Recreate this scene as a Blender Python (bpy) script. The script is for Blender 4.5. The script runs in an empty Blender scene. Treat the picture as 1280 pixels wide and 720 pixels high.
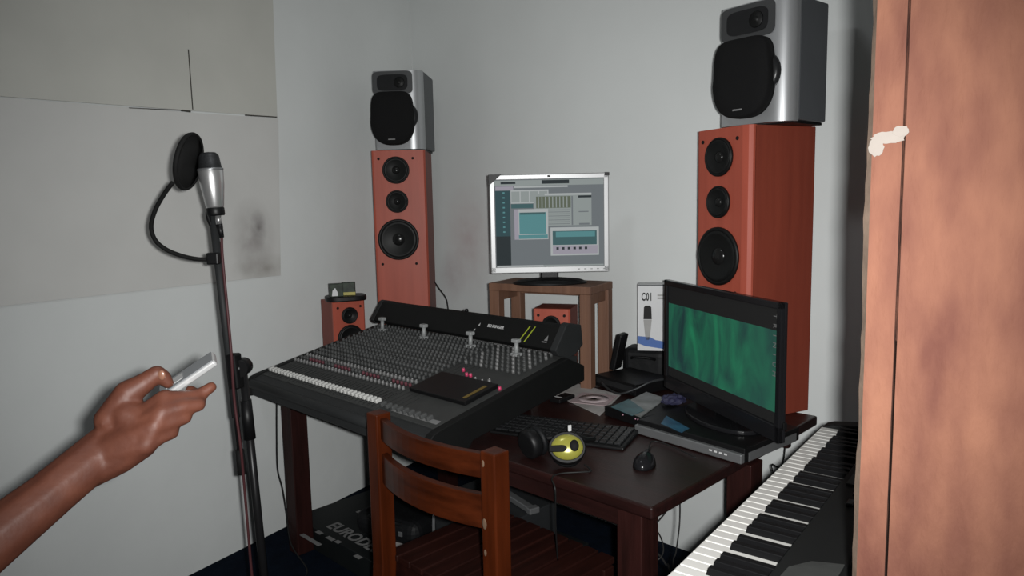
import bpy, bmesh, math, random
from mathutils import Vector, Matrix
random.seed(7)
R = math.radians
COL = bpy.context.scene.collection
SC = bpy.context.scene

# ------------------------------------------------------------------ camera
FPX, PITCH, ROLL, EYE = 900.0, R(6.65), R(1.2), 1.5
CF = Vector((0, math.cos(PITCH), -math.sin(PITCH)))
CR0 = Vector((1, 0, 0)); CU0 = CR0.cross(CF)
CR = CR0 * math.cos(ROLL) - CU0 * math.sin(ROLL)
CU = CR0 * math.sin(ROLL) + CU0 * math.cos(ROLL)
CC = Vector((0, 0, EYE))
def ray(x, y): return CF + CR * ((x - 640) / FPX) - CU * ((y - 360) / FPX)
def at_h(x, y, h):
    d = ray(x, y); return CC + d * ((h - EYE) / d.z)
def at_y(x, y, Y):
    d = ray(x, y); return CC + d * (Y / d.y)
cam_d = bpy.data.cameras.new('camera'); cam = bpy.data.objects.new('camera', cam_d); COL.objects.link(cam)
cam_d.sensor_fit = 'HORIZONTAL'; cam_d.sensor_width = 36; cam_d.lens = 36 * FPX / 1280; cam_d.clip_start = 0.02
mw = Matrix((( CR.x, CU.x, -CF.x, CC.x), (CR.y, CU.y, -CF.y, CC.y), (CR.z, CU.z, -CF.z, CC.z), (0, 0, 0, 1)))
cam.matrix_world = mw
SC.camera = cam

# ------------------------------------------------------------------ materials
M = {}
def mat(name, col, rough=.5, metal=0., var=.0, scale=8., stretch=(1, 1, 1), bump=0., bscale=None, col2=None, spec=None, detail=4):
    if spec is None: spec = .5 if max(col) > .1 or metal > .3 else .2
    m = bpy.data.materials.new(name); m.use_nodes = True
    nt = m.node_tree; b = nt.nodes['Principled BSDF']
    b.inputs['Base Color'].default_value = (*col, 1); b.inputs['Roughness'].default_value = rough
    b.inputs['Metallic'].default_value = metal; b.inputs['Specular IOR Level'].default_value = spec
    tc = nt.nodes.new('ShaderNodeTexCoord'); mp = nt.nodes.new('ShaderNodeMapping')
    mp.inputs['Scale'].default_value = stretch
    nt.links.new(tc.outputs['Object'], mp.inputs['Vector'])
    if var > 0 or col2:
        n = nt.nodes.new('ShaderNodeTexNoise'); n.inputs['Scale'].default_value = scale; n.inputs['Detail'].default_value = detail
        nt.links.new(mp.outputs['Vector'], n.inputs['Vector'])
        r = nt.nodes.new('ShaderNodeValToRGB')
        r.color_ramp.elements[0].position = .3; r.color_ramp.elements[1].position = .7
        c2 = col2 or tuple(c * (1 - var) for c in col)
        r.color_ramp.elements[0].color = (*c2, 1); r.color_ramp.elements[1].color = (*col, 1)
        nt.links.new(n.outputs['Fac'], r.inputs['Fac']); nt.links.new(r.outputs['Color'], b.inputs['Base Color'])
    if bump > 0:
        n2 = nt.nodes.new('ShaderNodeTexNoise'); n2.inputs['Scale'].default_value = bscale or scale; n2.inputs['Detail'].default_value = 6
        nt.links.new(mp.outputs['Vector'], n2.inputs['Vector'])
        bp = nt.nodes.new('ShaderNodeBump'); bp.inputs['Strength'].default_value = bump; bp.inputs['Distance'].default_value = .01
        nt.links.new(n2.outputs['Fac'], bp.inputs['Height']); nt.links.new(bp.outputs['Normal'], b.inputs['Normal'])
    M[name] = m; return m
def emit(name, col, s=1., noise=None):
    m = bpy.data.materials.new(name); m.use_nodes = True
    b = m.node_tree.nodes['Principled BSDF']; b.inputs['Base Color'].default_value = (.01, .01, .01, 1)
    b.inputs['Roughness'].default_value = .55; b.inputs['Specular IOR Level'].default_value = .06
    b.inputs['Emission Color'].default_value = (*col, 1); b.inputs['Emission Strength'].default_value = s
    if noise:
        nt = m.node_tree
        tc = nt.nodes.new('ShaderNodeTexCoord'); n = nt.nodes.new('ShaderNodeTexNoise')
        n.inputs['Scale'].default_value = noise[0]; n.inputs['Detail'].default_value = 6; n.inputs['Distortion'].default_value = .6
        mp = nt.nodes.new('ShaderNodeMapping'); mp.inputs['Rotation'].default_value = (0, .6, 0); mp.inputs['Scale'].default_value = (1.6, 1, .7); mp.inputs['Location'].default_value = (.3, 0, .42)
        nt.links.new(tc.outputs['Object'], mp.inputs['Vector']); nt.links.new(mp.outputs['Vector'], n.inputs['Vector'])
        r = nt.nodes.new('ShaderNodeValToRGB'); r.color_ramp.elements[0].position = .34; r.color_ramp.elements[1].position = .72
        r.color_ramp.elements[0].color = (*noise[1], 1); r.color_ramp.elements[1].color = (*noise[2], 1)
        nt.links.new(n.outputs['Fac'], r.inputs['Fac']); nt.links.new(r.outputs['Color'], b.inputs['Emission Color'])
    M[name] = m; return m
def spots(m, items):
    """dirt stains with a place of their own: (object-space centre, radii, colour, strength)"""
    nt = m.node_tree; b = nt.nodes['Principled BSDF']
    src = b.inputs['Base Color'].links[0].from_socket
    tc = nt.nodes.new('ShaderNodeTexCoord')
    for c, rad, colr, st in items:
        mp = nt.nodes.new('ShaderNodeMapping'); mp.vector_type = 'TEXTURE'
        mp.inputs['Location'].default_value = c; mp.inputs['Scale'].default_value = rad
        nt.links.new(tc.outputs['Object'], mp.inputs['Vector'])
        n = nt.nodes.new('ShaderNodeTexNoise'); n.inputs['Scale'].default_value = 14; n.inputs['Detail'].default_value = 5
        nt.links.new(tc.outputs['Object'], n.inputs['Vector'])
        ln = nt.nodes.new('ShaderNodeVectorMath'); ln.operation = 'LENGTH'; nt.links.new(mp.outputs['Vector'], ln.inputs[0])
        ma = nt.nodes.new('ShaderNodeMapRange'); ma.inputs[1].default_value = 1; ma.inputs[2].default_value = 0
        ma.inputs[3].default_value = 0; ma.inputs[4].default_value = st * 1.9
        nt.links.new(ln.outputs['Value'], ma.inputs[0])
        mu = nt.nodes.new('ShaderNodeMath'); mu.operation = 'MULTIPLY'
        nt.links.new(ma.outputs[0], mu.inputs[0]); nt.links.new(n.outputs['Fac'], mu.inputs[1])
        mx = nt.nodes.new('ShaderNodeMix'); mx.data_type = 'RGBA'
        nt.links.new(mu.outputs[0], mx.inputs[0]); nt.links.new(src, mx.inputs[6]); mx.inputs[7].default_value = (*colr, 1)
        src = mx.outputs[2]
    nt.links.new(src, b.inputs['Base Color'])

mat('plaster_left', (.560, .580, .575), .9, var=.07, scale=2.2, bump=.12, bscale=14)
mat('plaster_back', (.560, .580, .575), .9, var=.06, scale=2.0, bump=.12, bscale=14)
mat('plaster', (.55, .55, .54), .9, var=.08, scale=2.0, bump=.1, bscale=14)
mat('board', (.46, .46, .425), .9, var=.10, scale=3, bump=.08, bscale=9)
mat('board2', (.50, .50, .485), .9, var=.08, scale=3, bump=.08, bscale=9)
mat('crack', (0.0560, 0.0525, 0.0455), .9, var=.3, scale=30)
mat('blue_floor', (.0035, .0065, .0130), .95, spec=.05, var=.4, scale=14, bump=.3, bscale=90)
mat('jamb', (.100, .042, .025), .85, col2=(.052, .0175, .0115), scale=7, stretch=(3, 3, 1), bump=.6, bscale=16, spec=.2, detail=9)
mat('jamb_crack', (.014, .007, .005), .9, var=.3, scale=20, spec=.05)
mat('jamb_paint', (0.1280, 0.1120, 0.1000), .8, var=.25, scale=16, bump=.5, spec=.2)
mat('jamb_edge', (0.0600, 0.0416, 0.0304), .85, var=.4, scale=18, bump=.6, spec=.2)
mat('desk_wood', (0.0153, 0.0043, 0.0037), .38, var=.5, scale=5, stretch=(1, 9, 9), bump=.06, bscale=20, spec=.45)
mat('leg_wood', (0.0192, 0.0051, 0.0042), .5, var=.5, scale=5, stretch=(9, 9, 1), bump=.1, bscale=12)
mat('chair_wood', (0.0506, 0.0095, 0.0022), .36, var=.45, scale=5, stretch=(7, 7, .8), bump=.06, bscale=10)
mat('chair_rail_wood', (0.0461, 0.0092, 0.0025), .36, var=.6, scale=5, stretch=(.8, 7, 7), bump=.06, bscale=10)
mat('chair_wear', (0.1155, 0.0700, 0.0420), .8, var=.3, scale=30)
mat('seat_wood', (0.0162, 0.0040, 0.0027), .5, var=.5, scale=5, stretch=(7, .8, 7), bump=.08)
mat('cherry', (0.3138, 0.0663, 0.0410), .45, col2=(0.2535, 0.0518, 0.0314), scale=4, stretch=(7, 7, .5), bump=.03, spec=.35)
mat('cherry_shaded', (0.1818, 0.0364, 0.0204), .5, col2=(0.1420, 0.0273, 0.0159), scale=4, stretch=(7, 7, .5), bump=.03, spec=.3)  # darker copy of cherry, grazing-light shade of the cabinet sides in its colour
mat('stool_wood', (0.1440, 0.0706, 0.0418), .6, col2=(0.1008, 0.0468, 0.0274), scale=4, stretch=(8, 8, .6), bump=.15, bscale=10)
mat('black_plastic', (0.0045, 0.0045, 0.0049), .45, var=.2, scale=20)
mat('black_gloss', (.008, .008, .009), .18, var=.1, scale=5)
mat('matte_black', (0.0048, 0.0048, 0.0048), .8, var=.3, scale=30)
mat('cone', (0.0058, 0.0061, 0.0061), .5, var=.2, scale=30)
mat('cone_rim', (0.0050, 0.0050, 0.0050), .5, var=.2, scale=30)
mat('dust_cap', (0.0090, 0.0090, 0.0090), .22, var=.1, scale=30)
mat('grille_cloth', (0.0045, 0.0045, 0.0049), .9, var=.4, scale=300)
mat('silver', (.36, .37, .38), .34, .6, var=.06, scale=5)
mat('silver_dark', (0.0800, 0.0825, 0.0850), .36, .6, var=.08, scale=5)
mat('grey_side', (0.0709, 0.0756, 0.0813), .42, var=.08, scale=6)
mat('tweeter_panel', (0.0142, 0.0146, 0.0154), .3, var=.15, scale=20)
mat('console', (0.0165, 0.0176, 0.0182), .6, var=.15, scale=14)
mat('console_top', (0.0360, 0.0374, 0.0367), .6, var=.18, scale=26)
mat('console_cheek', (0.0030, 0.0032, 0.0032), .65, var=.25, scale=20)
mat('knob_grey', (0.0574, 0.0594, 0.0594), .5, var=.2, scale=50)
mat('knob_red', (0.0990, 0.0315, 0.0405), .5, var=.2, scale=50)
mat('knob_pale', (0.1274, 0.1274, 0.1274), .5, var=.2, scale=50)
mat('magenta', (0.4550, 0.0420, 0.1120), .45, var=.15, scale=50)
mat('fader_white', (0.4340, 0.4340, 0.4200), .45, var=.08, scale=60)
mat('grey_plastic', (0.2400, 0.2480, 0.2480), .5, var=.15, scale=30)
mat('ink_white', (0.4200, 0.4200, 0.4200), .6, var=.1, scale=30)
mat('ink_grey', (0.1440, 0.1440, 0.1440), .7, var=.1, scale=30)
mat('ink_black', (.015, .015, .015), .7, var=.1, scale=30)
mat('ink_lime', (0.2640, 0.3200, 0.0160), .6, var=.1, scale=30)
mat('ink_amber', (0.1250, 0.0800, 0.0100), .6, var=.2, scale=30)
mat('mon_silver', (0.3630, 0.3685, 0.3740), .38, .15, var=.04, scale=5)
mat('white_card', (0.4800, 0.4875, 0.4950), .6, var=.05, scale=9)
mat('card_blue', (0.0160, 0.0800, 0.2880), .5, var=.15, scale=9)
mat('card_grey', (0.2520, 0.2520, 0.2450), .6, var=.15, scale=20)
mat('paper', (0.3240, 0.3060, 0.2970), .8, var=.25, scale=16)
mat('paper_pink', (0.3360, 0.2604, 0.2688), .75, var=.25, scale=22)
mat('disc_print', (0.3864, 0.3192, 0.3276), .5, var=.2, scale=40)
mat('mag_grey', (0.2340, 0.2434, 0.2434), .45, col2=(0.0936, 0.0983, 0.0936), scale=14)
mat('mag_teal', (0.0420, 0.1190, 0.1330), .4, col2=(0.0210, 0.0560, 0.0700), scale=20)
mat('mag_blue', (0.0240, 0.1020, 0.1680), .4, col2=(0.0120, 0.0420, 0.0840), scale=18)
mat('cloth_violet', (0.0084, 0.0084, 0.0312), .7, col2=(0.0288, 0.0288, 0.0528), scale=30)
mat('gold', (0.2860, 0.2750, 0.0495), .25, .25, col2=(0.2310, 0.2200, 0.0385), scale=10)
mat('key_white', (0.3300, 0.3250, 0.3100), .35, var=.04, scale=9)
mat('key_black', (0.0033, 0.0033, 0.0036), .5, var=.1, scale=9, spec=.08)
mat('piano_black', (0.0056, 0.0059, 0.0059), .6, var=.15, scale=10, spec=.1)
mat('piano_grey', (0.0248, 0.0259, 0.0248), .6, var=.15, scale=60)
mat('cable_black', (.010, .010, .010), .5, var=.1, scale=20)
mat('cable_red', (.055, .018, .020), .5, var=.2, scale=20)
mat('pole_black', (0.0096, 0.0096, 0.0102), .35, .2, var=.1, scale=8)
mat('mic_silver', (.60, .60, .60), .28, .85, var=.04, scale=8)
mat('mic_grille', (0.0315, 0.0329, 0.0350), .5, .5, var=.5, scale=260)
mat('pop_cloth', (.006, .006, .006), .85, var=.4, scale=200)
mat('phone_silver', (0.4340, 0.4340, 0.4340), .25, .6, var=.03, scale=9)
mat('phone_face', (.10, .105, .11), .25, var=.1, scale=9)
mat('skin', (0.0726, 0.0243, 0.0141), .55, col2=(0.0491, 0.0157, 0.0094), scale=26, bump=.07, bscale=90, spec=.25)
mat('nail', (0.1260, 0.0595, 0.0385), .3, var=.1, scale=50)
mat('hair', (.008, .007, .006), .9, var=.3, scale=90, bump=.6)
mat('shirt', (.018, .020, .028), .9, var=.3, scale=40, bump=.3, bscale=60)
mat('trousers', (.02, .028, .05), .9, var=.3, scale=40, bump=.3, bscale=60)
mat('eye_white', (.6, .58, .55), .3, var=.05, scale=9)
mat('box_card', (0.0070, 0.0084, 0.0084), .55, col2=(0.0042, 0.0056, 0.0063), scale=6)
mat('box_side', (.005, .006, .006), .6, var=.3, scale=6)
mat('bag', (0.0040, 0.0044, 0.0052), .6, var=.4, scale=12, bump=.5, bscale=10)
mat('rack_grey', (0.0270, 0.0289, 0.0308), .4, .3, var=.15, scale=10)
mat('steel', (0.2400, 0.2460, 0.2520), .35, .7, var=.1, scale=10)
mat('ceiling', (.6, .6, .58), .9, var=.05, scale=2)
mat('led_pink', (0.3000, 0.1500, 0.2000), .3, var=.1, scale=9)
mat('lens_dark', (.006, .006, .006), .2, var=.1, scale=9)
mat('sleeve_yellow', (0.3000, 0.2580, 0.0300), .5, var=.2, scale=30)
mat('sleeve_green', (.03, .045, .03), .5, col2=(.012, .014, .012), scale=40)

emit('scr_bg', (.20, .225, .24), .62); emit('scr_white', (.62, .66, .66), .55); emit('scr_pale', (.42, .47, .46), .55)
emit('scr_dark', (.018, .03, .035), .6); emit('scr_darkteal', (.03, .085, .10), .6); emit('scr_teal', (.12, .34, .36), .6)
emit('scr_tealdark', (.06, .15, .16), .6); emit('scr_green', (.16, .19, .13), .55); emit('scr_lilac', (.5, .47, .55), .55)
emit('tv_black', (.010, .010, .010), .5)
emit('tv_green', (.02, .25, .15), .62, noise=(6.5, (.008, .038, .040), (.02, .36, .15)))

# ------------------------------------------------------------------ geometry helpers
def smoothpts(pts, n=8):
    P = [Vector(p) for p in pts]
    if len(P) < 3: return P
    out = []
    for i in range(len(P) - 1):
        p0 = P[max(i - 1, 0)]; p1 = P[i]; p2 = P[i + 1]; p3 = P[min(i + 2, len(P) - 1)]
        for k in range(n):
            t = k / n
            out.append(.5 * ((2 * p1) + (p2 - p0) * t + (2 * p0 - 5 * p1 + 4 * p2 - p3) * t * t + (3 * p1 - p0 - 3 * p2 + p3) * t ** 3))
    out.append(P[-1]); return out
def frame_z(zdir, up=Vector((0, 0, 1))):
    z = Vector(zdir).normalized()
    x = Vector(up).cross(z)
    if x.length < 1e-4: x = Vector((1, 0, 0))
    x.normalize(); y = z.cross(x)
    return Matrix((x, y, z)).transposed()
class MB:
    def __init__(s): s.bm = bmesh.new(); s.mats = []; s.cur = 0
    def m(s, name):
        if name not in s.mats: s.mats.append(name)
        s.cur = s.mats.index(name); return s
    def _fin(s, faces, smooth=False):
        for f in faces: f.material_index = s.cur; f.smooth = smooth
    def box(s, c, d, rz=0, bev=0, rot=None, seg=2):
        mx = Matrix.Translation(Vector(c)) @ (rot.to_4x4() if rot else Matrix.Rotation(rz, 4, 'Z')) @ Matrix.Diagonal((*d, 1))
        t = bmesh.new(); bmesh.ops.create_cube(t, size=1, matrix=mx)
        if bev: bmesh.ops.bevel(t, geom=t.edges[:], offset=bev, segments=seg, profile=.5, affect='EDGES', clamp_overlap=True)
        s._merge(t); return s
    def _merge(s, t, smooth=False):
        bmesh.ops.recalc_face_normals(t, faces=t.faces[:])
        mp = {v: s.bm.verts.new(v.co) for v in t.verts}
        for f in t.faces:
            try: g = s.bm.faces.new([mp[v] for v in f.verts])
            except ValueError: continue
            g.material_index = s.cur; g.smooth = smooth
        t.free()
    def cyl(s, a, b, r0, r1=None, seg=24, smooth=True):
        a = Vector(a); b = Vector(b); r1 = r0 if r1 is None else r1
        F = frame_z(b - a); t = bmesh.new(); rings = []
        for p, r in ((a, r0), (b, r1)):
            rings.append([t.verts.new(p + F @ Vector((r * math.cos(2 * math.pi * k / seg), r * math.sin(2 * math.pi * k / seg), 0))) for k in range(seg)])
        for k in range(seg): t.faces.new((rings[0][k], rings[0][(k + 1) % seg], rings[1][(k + 1) % seg], rings[1][k])).smooth = True
        t.faces.new(rings[0][::-1]); t.faces.new(rings[1])
        s._mk(t); return s
    def _mk(s, t):
        bmesh.ops.recalc_face_normals(t, faces=t.faces[:])
        mp = {v: s.bm.verts.new(v.co) for v in t.verts}
        for f in t.faces:
            try: g = s.bm.faces.new([mp[v] for v in f.verts])
            except ValueError: continue
            g.material_index = s.cur; g.smooth = f.smooth
        t.free()
    def lathe(s, prof, o=(0, 0, 0), axis=(0, 0, 1), seg=32, sx=1., sy=1., up=Vector((0, 0, 1)), caps=True):
        """prof: (radius, height) along axis"""
        F = frame_z(axis, up); o = Vector(o); t = bmesh.new(); rings = []
        for r, h in prof:
            if r < 1e-6: rings.append([t.verts.new(o + F @ Vector((0, 0, h)))])
            else: rings.append([t.verts.new(o + F @ Vector((sx * r * math.cos(2 * math.pi * k / seg), sy * r * math.sin(2 * math.pi * k / seg), h))) for k in range(seg)])
        for A, B in zip(rings, rings[1:]):
            for k in range(seg):
                k2 = (k + 1) % seg
                q = [A[k], A[k2], B[k2], B[k]] if len(A) > 1 and len(B) > 1 else ([A[0], B[k2], B[k]] if len(A) == 1 else [A[k], A[k2], B[0]])
                if len(A) == 1 and len(B) == 1: continue
                t.faces.new(q).smooth = True
        if caps and len(rings[0]) > 1: t.faces.new(rings[0][::-1])
        if caps and len(rings[-1]) > 1: t.faces.new(rings[-1])
        s._mk(t); return s
    def prism(s, pts, vec, bev=0, smooth=False):
        t = bmesh.new(); v = [t.verts.new(Vector(p)) for p in pts]; f = t.faces.new(v)
        r = bmesh.ops.extrude_face_region(t, geom=[f])
        bmesh.ops.translate(t, verts=[e for e in r['geom'] if isinstance(e, bmesh.types.BMVert)], vec=Vector(vec))
        if bev:
            bmesh.ops.recalc_face_normals(t, faces=t.faces[:])
            bmesh.ops.bevel(t, geom=t.edges[:], offset=bev, segments=2, profile=.5, affect='EDGES', clamp_overlap=True)
        s._merge(t, smooth); return s
    def tube(s, pts, r, seg=8, n=8, closed=False):
        P = smoothpts(pts, n); t = bmesh.new(); rings = []; up = Vector((0, 0, 1)); prevx = None
        for i, p in enumerate(P):
            d = (P[min(i + 1, len(P) - 1)] - P[max(i - 1, 0)])
            if d.length < 1e-9: d = Vector((0, 0, 1))
            d.normalize()
            if prevx is None:
                x = up.cross(d)
                if x.length < 1e-3: x = Vector((1, 0, 0))
            else: x = prevx - d * prevx.dot(d)
            x.normalize(); y = d.cross(x); prevx = x
            rr = r[min(int(i / max(len(P) - 1, 1) * len(r)), len(r) - 1)] if isinstance(r, (list, tuple)) else r
            rings.append([t.verts.new(p + x * rr * math.cos(2 * math.pi * k / seg) + y * rr * math.sin(2 * math.pi * k / seg)) for k in range(seg)])
        for A, B in zip(rings, rings[1:]):
            for k in range(seg): t.faces.new((A[k], A[(k + 1) % seg], B[(k + 1) % seg], B[k])).smooth = True
        t.faces.new(rings[0][::-1]); t.faces.new(rings[-1]); s._mk(t); return s
    def face(s, pts, smooth=False):
        f = s.bm.faces.new([s.bm.verts.new(Vector(p)) for p in pts]); f.material_index = s.cur; f.smooth = smooth; return s
    def sheet(s, pts, th=.0012): # thin solid sheet
        a, b, c = Vector(pts[0]), Vector(pts[1]), Vector(pts[2]); n = (b - a).cross(c - a).normalized()
        return s.prism(pts, n * th)
    def ell(s, c, rad, rot=None, u=24, v=14):
        mx = Matrix.Translation(Vector(c)) @ (rot.to_4x4() if rot else Matrix.Identity(4)) @ Matrix.Diagonal((*rad, 1))
        t = bmesh.new(); bmesh.ops.create_uvsphere(t, u_segments=u, v_segments=v, radius=1, matrix=mx)
        for f in t.faces: f.smooth = True
        s._mk(t); return s
    def build(s, name, mt=None, parent=None, loc=(0, 0, 0), rz=0):
        me = bpy.data.meshes.new(name); s.bm.to_mesh(me); s.bm.free()
        for k in (s.mats or [mt]): me.materials.append(M[k])
        o = bpy.data.objects.new(name, me); COL.objects.link(o); o.parent = parent
        o.location = loc; o.rotation_euler = (0, 0, rz)
        return o
def B(mname): return MB().m(mname)
def empty(name, loc, rz, label, cat, group=None):
    o = bpy.data.objects.new(name, None); COL.objects.link(o); o.location = loc; o.rotation_euler = (0, 0, rz)
    o.empty_display_size = .05
    return tag(o, label, cat, group)
def tag(o, label, cat, group=None):
    o['label'] = label; o['category'] = cat
    if group: o['group'] = group
    return o
def struct(o, label=None):
    o['kind'] = 'structure'
    if label: o['label'] = label
    return o
def dup(root):
    def rec(o, p):
        c = o.copy(); COL.objects.link(c); c.parent = p
        for ch in [k for k in bpy.data.objects if k.parent == o]: rec(ch, c)
        return c
    return rec(root, None)
def lettering(text, size, mt, parent, mx, name='lettering', th=.0004, align='LEFT', bold=0., xs=1., sp=1.):
    cu = bpy.data.curves.new(name, 'FONT'); cu.body = text; cu.size = size; cu.extrude = th; cu.align_x = align; cu.offset = bold; cu.space_character = sp
    cu.resolution_u = 3
    t = bpy.data.objects.new(name + '_tmp', cu); COL.objects.link(t)
    bpy.context.view_layer.update()
    me = bpy.data.meshes.new_from_object(t.evaluated_get(bpy.context.evaluated_depsgraph_get()))
    bpy.data.objects.remove(t); bpy.data.curves.remove(cu)
    me.transform(mx @ Matrix.Diagonal((xs, 1, 1, 1)))
    me.materials.clear(); me.materials.append(M[mt])
    o = bpy.data.objects.new(name, me); COL.objects.link(o); o.parent = parent
    return o
def basis(o, x, y, z):
    x, y, z = Vector(x), Vector(y), Vector(z)
    return Matrix(((x.x, y.x, z.x, o[0]), (x.y, y.y, z.y, o[1]), (x.z, y.z, z.z, o[2]), (0, 0, 0, 1)))

# ------------------------------------------------------------------ frames of the place
WA = R(31); WD = Vector((math.sin(WA), math.cos(WA), 0)); WN = Vector((WD.y, -WD.x, 0))     # left wall direction, its inward normal
W0 = Vector((-1.205, 3.09, 0))
def on_left(x, y):
    d = ray(x, y); t = (W0 - CC).dot(WN) / d.dot(WN); return CC + d * t
CORNER = on_left(514, 60); CORNER.z = 0
def room(a, b, h=0): return CORNER + WN * a - WD * b + Vector((0, 0, h))
def to_room(P): v = P - CORNER; return v.dot(WN), -v.dot(WD)
RZ_ROOM = math.atan2(WN.y, WN.x)          # local x along the back wall, local y = WD
DN = Vector((math.sin(R(44.5)), math.cos(R(44.5)), 0)); DD = Vector((-DN.y, DN.x, 0))
DO = Vector((.334, 1.695, 0))
def desk(n, d, h=0): return DO + DN * n + DD * d + Vector((0, 0, h))
RZ_DESK = math.atan2(-DD.y, -DD.x)        # local x = -DD (to the right), local y = DN (away)

JP = at_y(1078, 360, .82); JA, JB = to_room(JP)
RW = JA; CEIL = 2.95; BACKB = 4.3
# ------------------------------------------------------------------ room shell
def slab(name, mt, pts, vec, label):
    return struct(MB().m(mt).prism(pts, vec).build(name), label)
slab('floor', 'blue_floor', [room(-.1, -.1), room(RW + 1.6, -.1), room(RW + 1.6, BACKB), room(-.1, BACKB)], (0, 0, -.1), 'dark blue floor')
slab('ceiling', 'ceiling', [room(-.1, -.1, CEIL), room(RW + .2, -.1, CEIL), room(RW + .2, BACKB, CEIL), room(-.1, BACKB, CEIL)], (0, 0, .1), 'white ceiling')
wl = MB().m('plaster_left').prism([(0, 0, 0), (0, -BACKB, 0), (0, -BACKB, CEIL), (0, 0, CEIL)], (-.12, 0, 0)).build('wall_left', loc=CORNER, rz=RZ_ROOM); struct(wl, 'grey white plaster wall on the left')
wb = MB().m('plaster_back').prism([(-.05, 0, 0), (3.3, 0, 0), (3.3, 0, CEIL), (-.05, 0, CEIL)], (0, .12, 0)).build('wall_back', loc=CORNER, rz=RZ_DESK); struct(wb, 'grey white plaster back wall')
wr = MB().m('plaster').prism([(RW + .125, -.60, 0), (RW + .125, -JB + .03, 0), (RW + .125, -JB + .03, CEIL), (RW + .125, -.60, CEIL)], (.12, 0, 0)).build('wall_right', loc=CORNER, rz=RZ_ROOM); struct(wr, 'plaster wall with the doorway')
wf = MB().m('plaster').prism([(-.12, -BACKB, 0), (RW + .2, -BACKB, 0), (RW + .2, -BACKB, CEIL), (-.12, -BACKB, CEIL)], (0, -.12, 0)).build('wall_front', loc=CORNER, rz=RZ_ROOM); struct(wf, 'plaster wall behind the photographer')
def stain_at(P): v = P - CORNER; return (v.dot(WN), v.dot(WD), v.z)
def on_back(x, y):
    d = ray(x, y); t = (CORNER - CC).dot(DN) / d.dot(DN); v = CC + d * t - CORNER; return (-v.dot(DD), v.dot(DN), v.z)
spots(M['plaster_back'], [(on_back(585, 300), (.22, .3, .32), (.42, .34, .34), .55), (on_back(565, 345), (.12, .3, .16), (.33, .26, .27), .5)])
spots(M['plaster_left'], [(stain_at(on_left(440, 330)), (.3, .2, .35), (.5, .49, .48), .4)])
# jamb of the doorway, rough orange brown boards (local: x along the wall thickness, y towards the back wall)
jb = MB().m('jamb')
prof = [(0, 0), (.005, -.004), (.0345, -.004), (.0352, .004), (.0375, -.003), (.112, -.003), (.2, -.003), (.2, .03), (0, .03)]
random.seed(3); NZ = 150
rows = []
for k in range(NZ + 1):
    z = CEIL * k / NZ; e = random.uniform(-.0007, .0007) + .0009 * math.sin(k * .31) + .0006 * math.sin(k * .83)
    rows.append([jb.bm.verts.new((x + (e if i in (0, 8) else 0), y + (e * .5 if i in (0, 1) else 0), z)) for i, (x, y) in enumerate(prof)])
zsp = at_y(1100, 178, .82).z
for k in range(NZ):
    for i in range(9):
        j = (i + 1) % 9
        f = jb.bm.faces.new((rows[k][i], rows[k][j], rows[k + 1][j], rows[k + 1][i]))
        zc = CEIL * (k + .5) / NZ
        jb.m('jamb_edge' if i in (0, 8) else ('jamb_crack' if i == 3 and zc < 1.33 else 'jamb')); f.material_index = jb.cur
jo = jb.build('trim_1', loc=CORNER + WN * JA - WD * JB, rz=RZ_ROOM); struct(jo, 'rough orange brown doorway jamb')
pt = MB().m('jamb_paint'); random.seed(5)
def blob(mb, cx, cz, rx, rz_, y, seed):
    rr = random.Random(seed); n = 22
    mb.prism([(cx + rx * math.cos(2 * math.pi * k / n) * rr.uniform(.88, 1.08), y, cz + rz_ * math.sin(2 * math.pi * k / n) * rr.uniform(.88, 1.08)) for k in range(n)], (0, -.002, 0))
blob(pt, .021, zsp + .004, .017, .007, -.0035, 1); blob(pt, .009, zsp - .006, .008, .010, -.004, 2); blob(pt, .033, zsp + .010, .008, .006, -.0045, 4)
po = pt.build('paint_splash', parent=jo); po['label'] = 'white paint splash'

# sheets of board on the left wall (top-level trim)
def board(nm, px, th, mt, label, top=None, left=None):
    pts = []
    for x, y in px:
        v = on_left(x, y) - CORNER; pts.append(Vector((0, v.dot(WD), v.z)))
    if left is not None:
        for p in pts:
            if p.y < -1.55: p.y = left
    if top is not None:
        for p in pts:
            if p.z > 2.1: p.z = top
    o = MB().m(mt).prism(pts, (th, 0, 0), bev=.0008).build(nm, loc=CORNER, rz=RZ_ROOM); struct(o, label); return o
board('trim_2', [(100, 0), (237.5, 0), (240, 138.5), (100, 132)], .007, 'board', 'upper left sheet of wall lining', 2.9, -2.2)
board('trim_3', [(237, 0), (343, 0), (346, 146), (240, 138.5)], .004, 'board', 'upper sheet of wall lining near the corner', 2.9)
t4 = board('trim_4', [(100, 133), (241, 141), (347, 148), (350, 344), (100, 371)], .0055, 'board2', 'lower sheet of wall lining with a dark smudge', None, -2.2)
def seam(a, b, wpx):
    P = [on_left(*a), on_left(*b)]; Q = [Vector((0, (p - CORNER).dot(WD), p.z)) for p in P]; d = (Q[1] - Q[0]).normalized(); n = Vector((0, -d.z, d.y)) * wpx
    return [Q[0] - n, Q[0] + n, Q[1] + n, Q[1] - n]
for a, b, w_, nm in (((234, 62), (239.5, 137), .0022, 'joint'), ((226, 138), (237, 139.5), .003, 'joint'), ((306, 144), (345, 146.5), .0022, 'joint'), ((160, 135), (226, 138), .0012, 'joint')):
    o = MB().m('crack').prism(seam(a, b, w_), (.008, 0, 0)).build(nm, loc=(0, 0, 0), parent=t4)
spots(M['board2'], [(stain_at(on_left(316, 300)), (.3, .13, .2), (.19, .17, .165), .6), (stain_at(on_left(322, 285)), (.3, .05, .09), (.10, .09, .09), .6), (stain_at(on_left(330, 335)), (.3, .2, .07), (.25, .24, .22), .7)])

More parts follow.
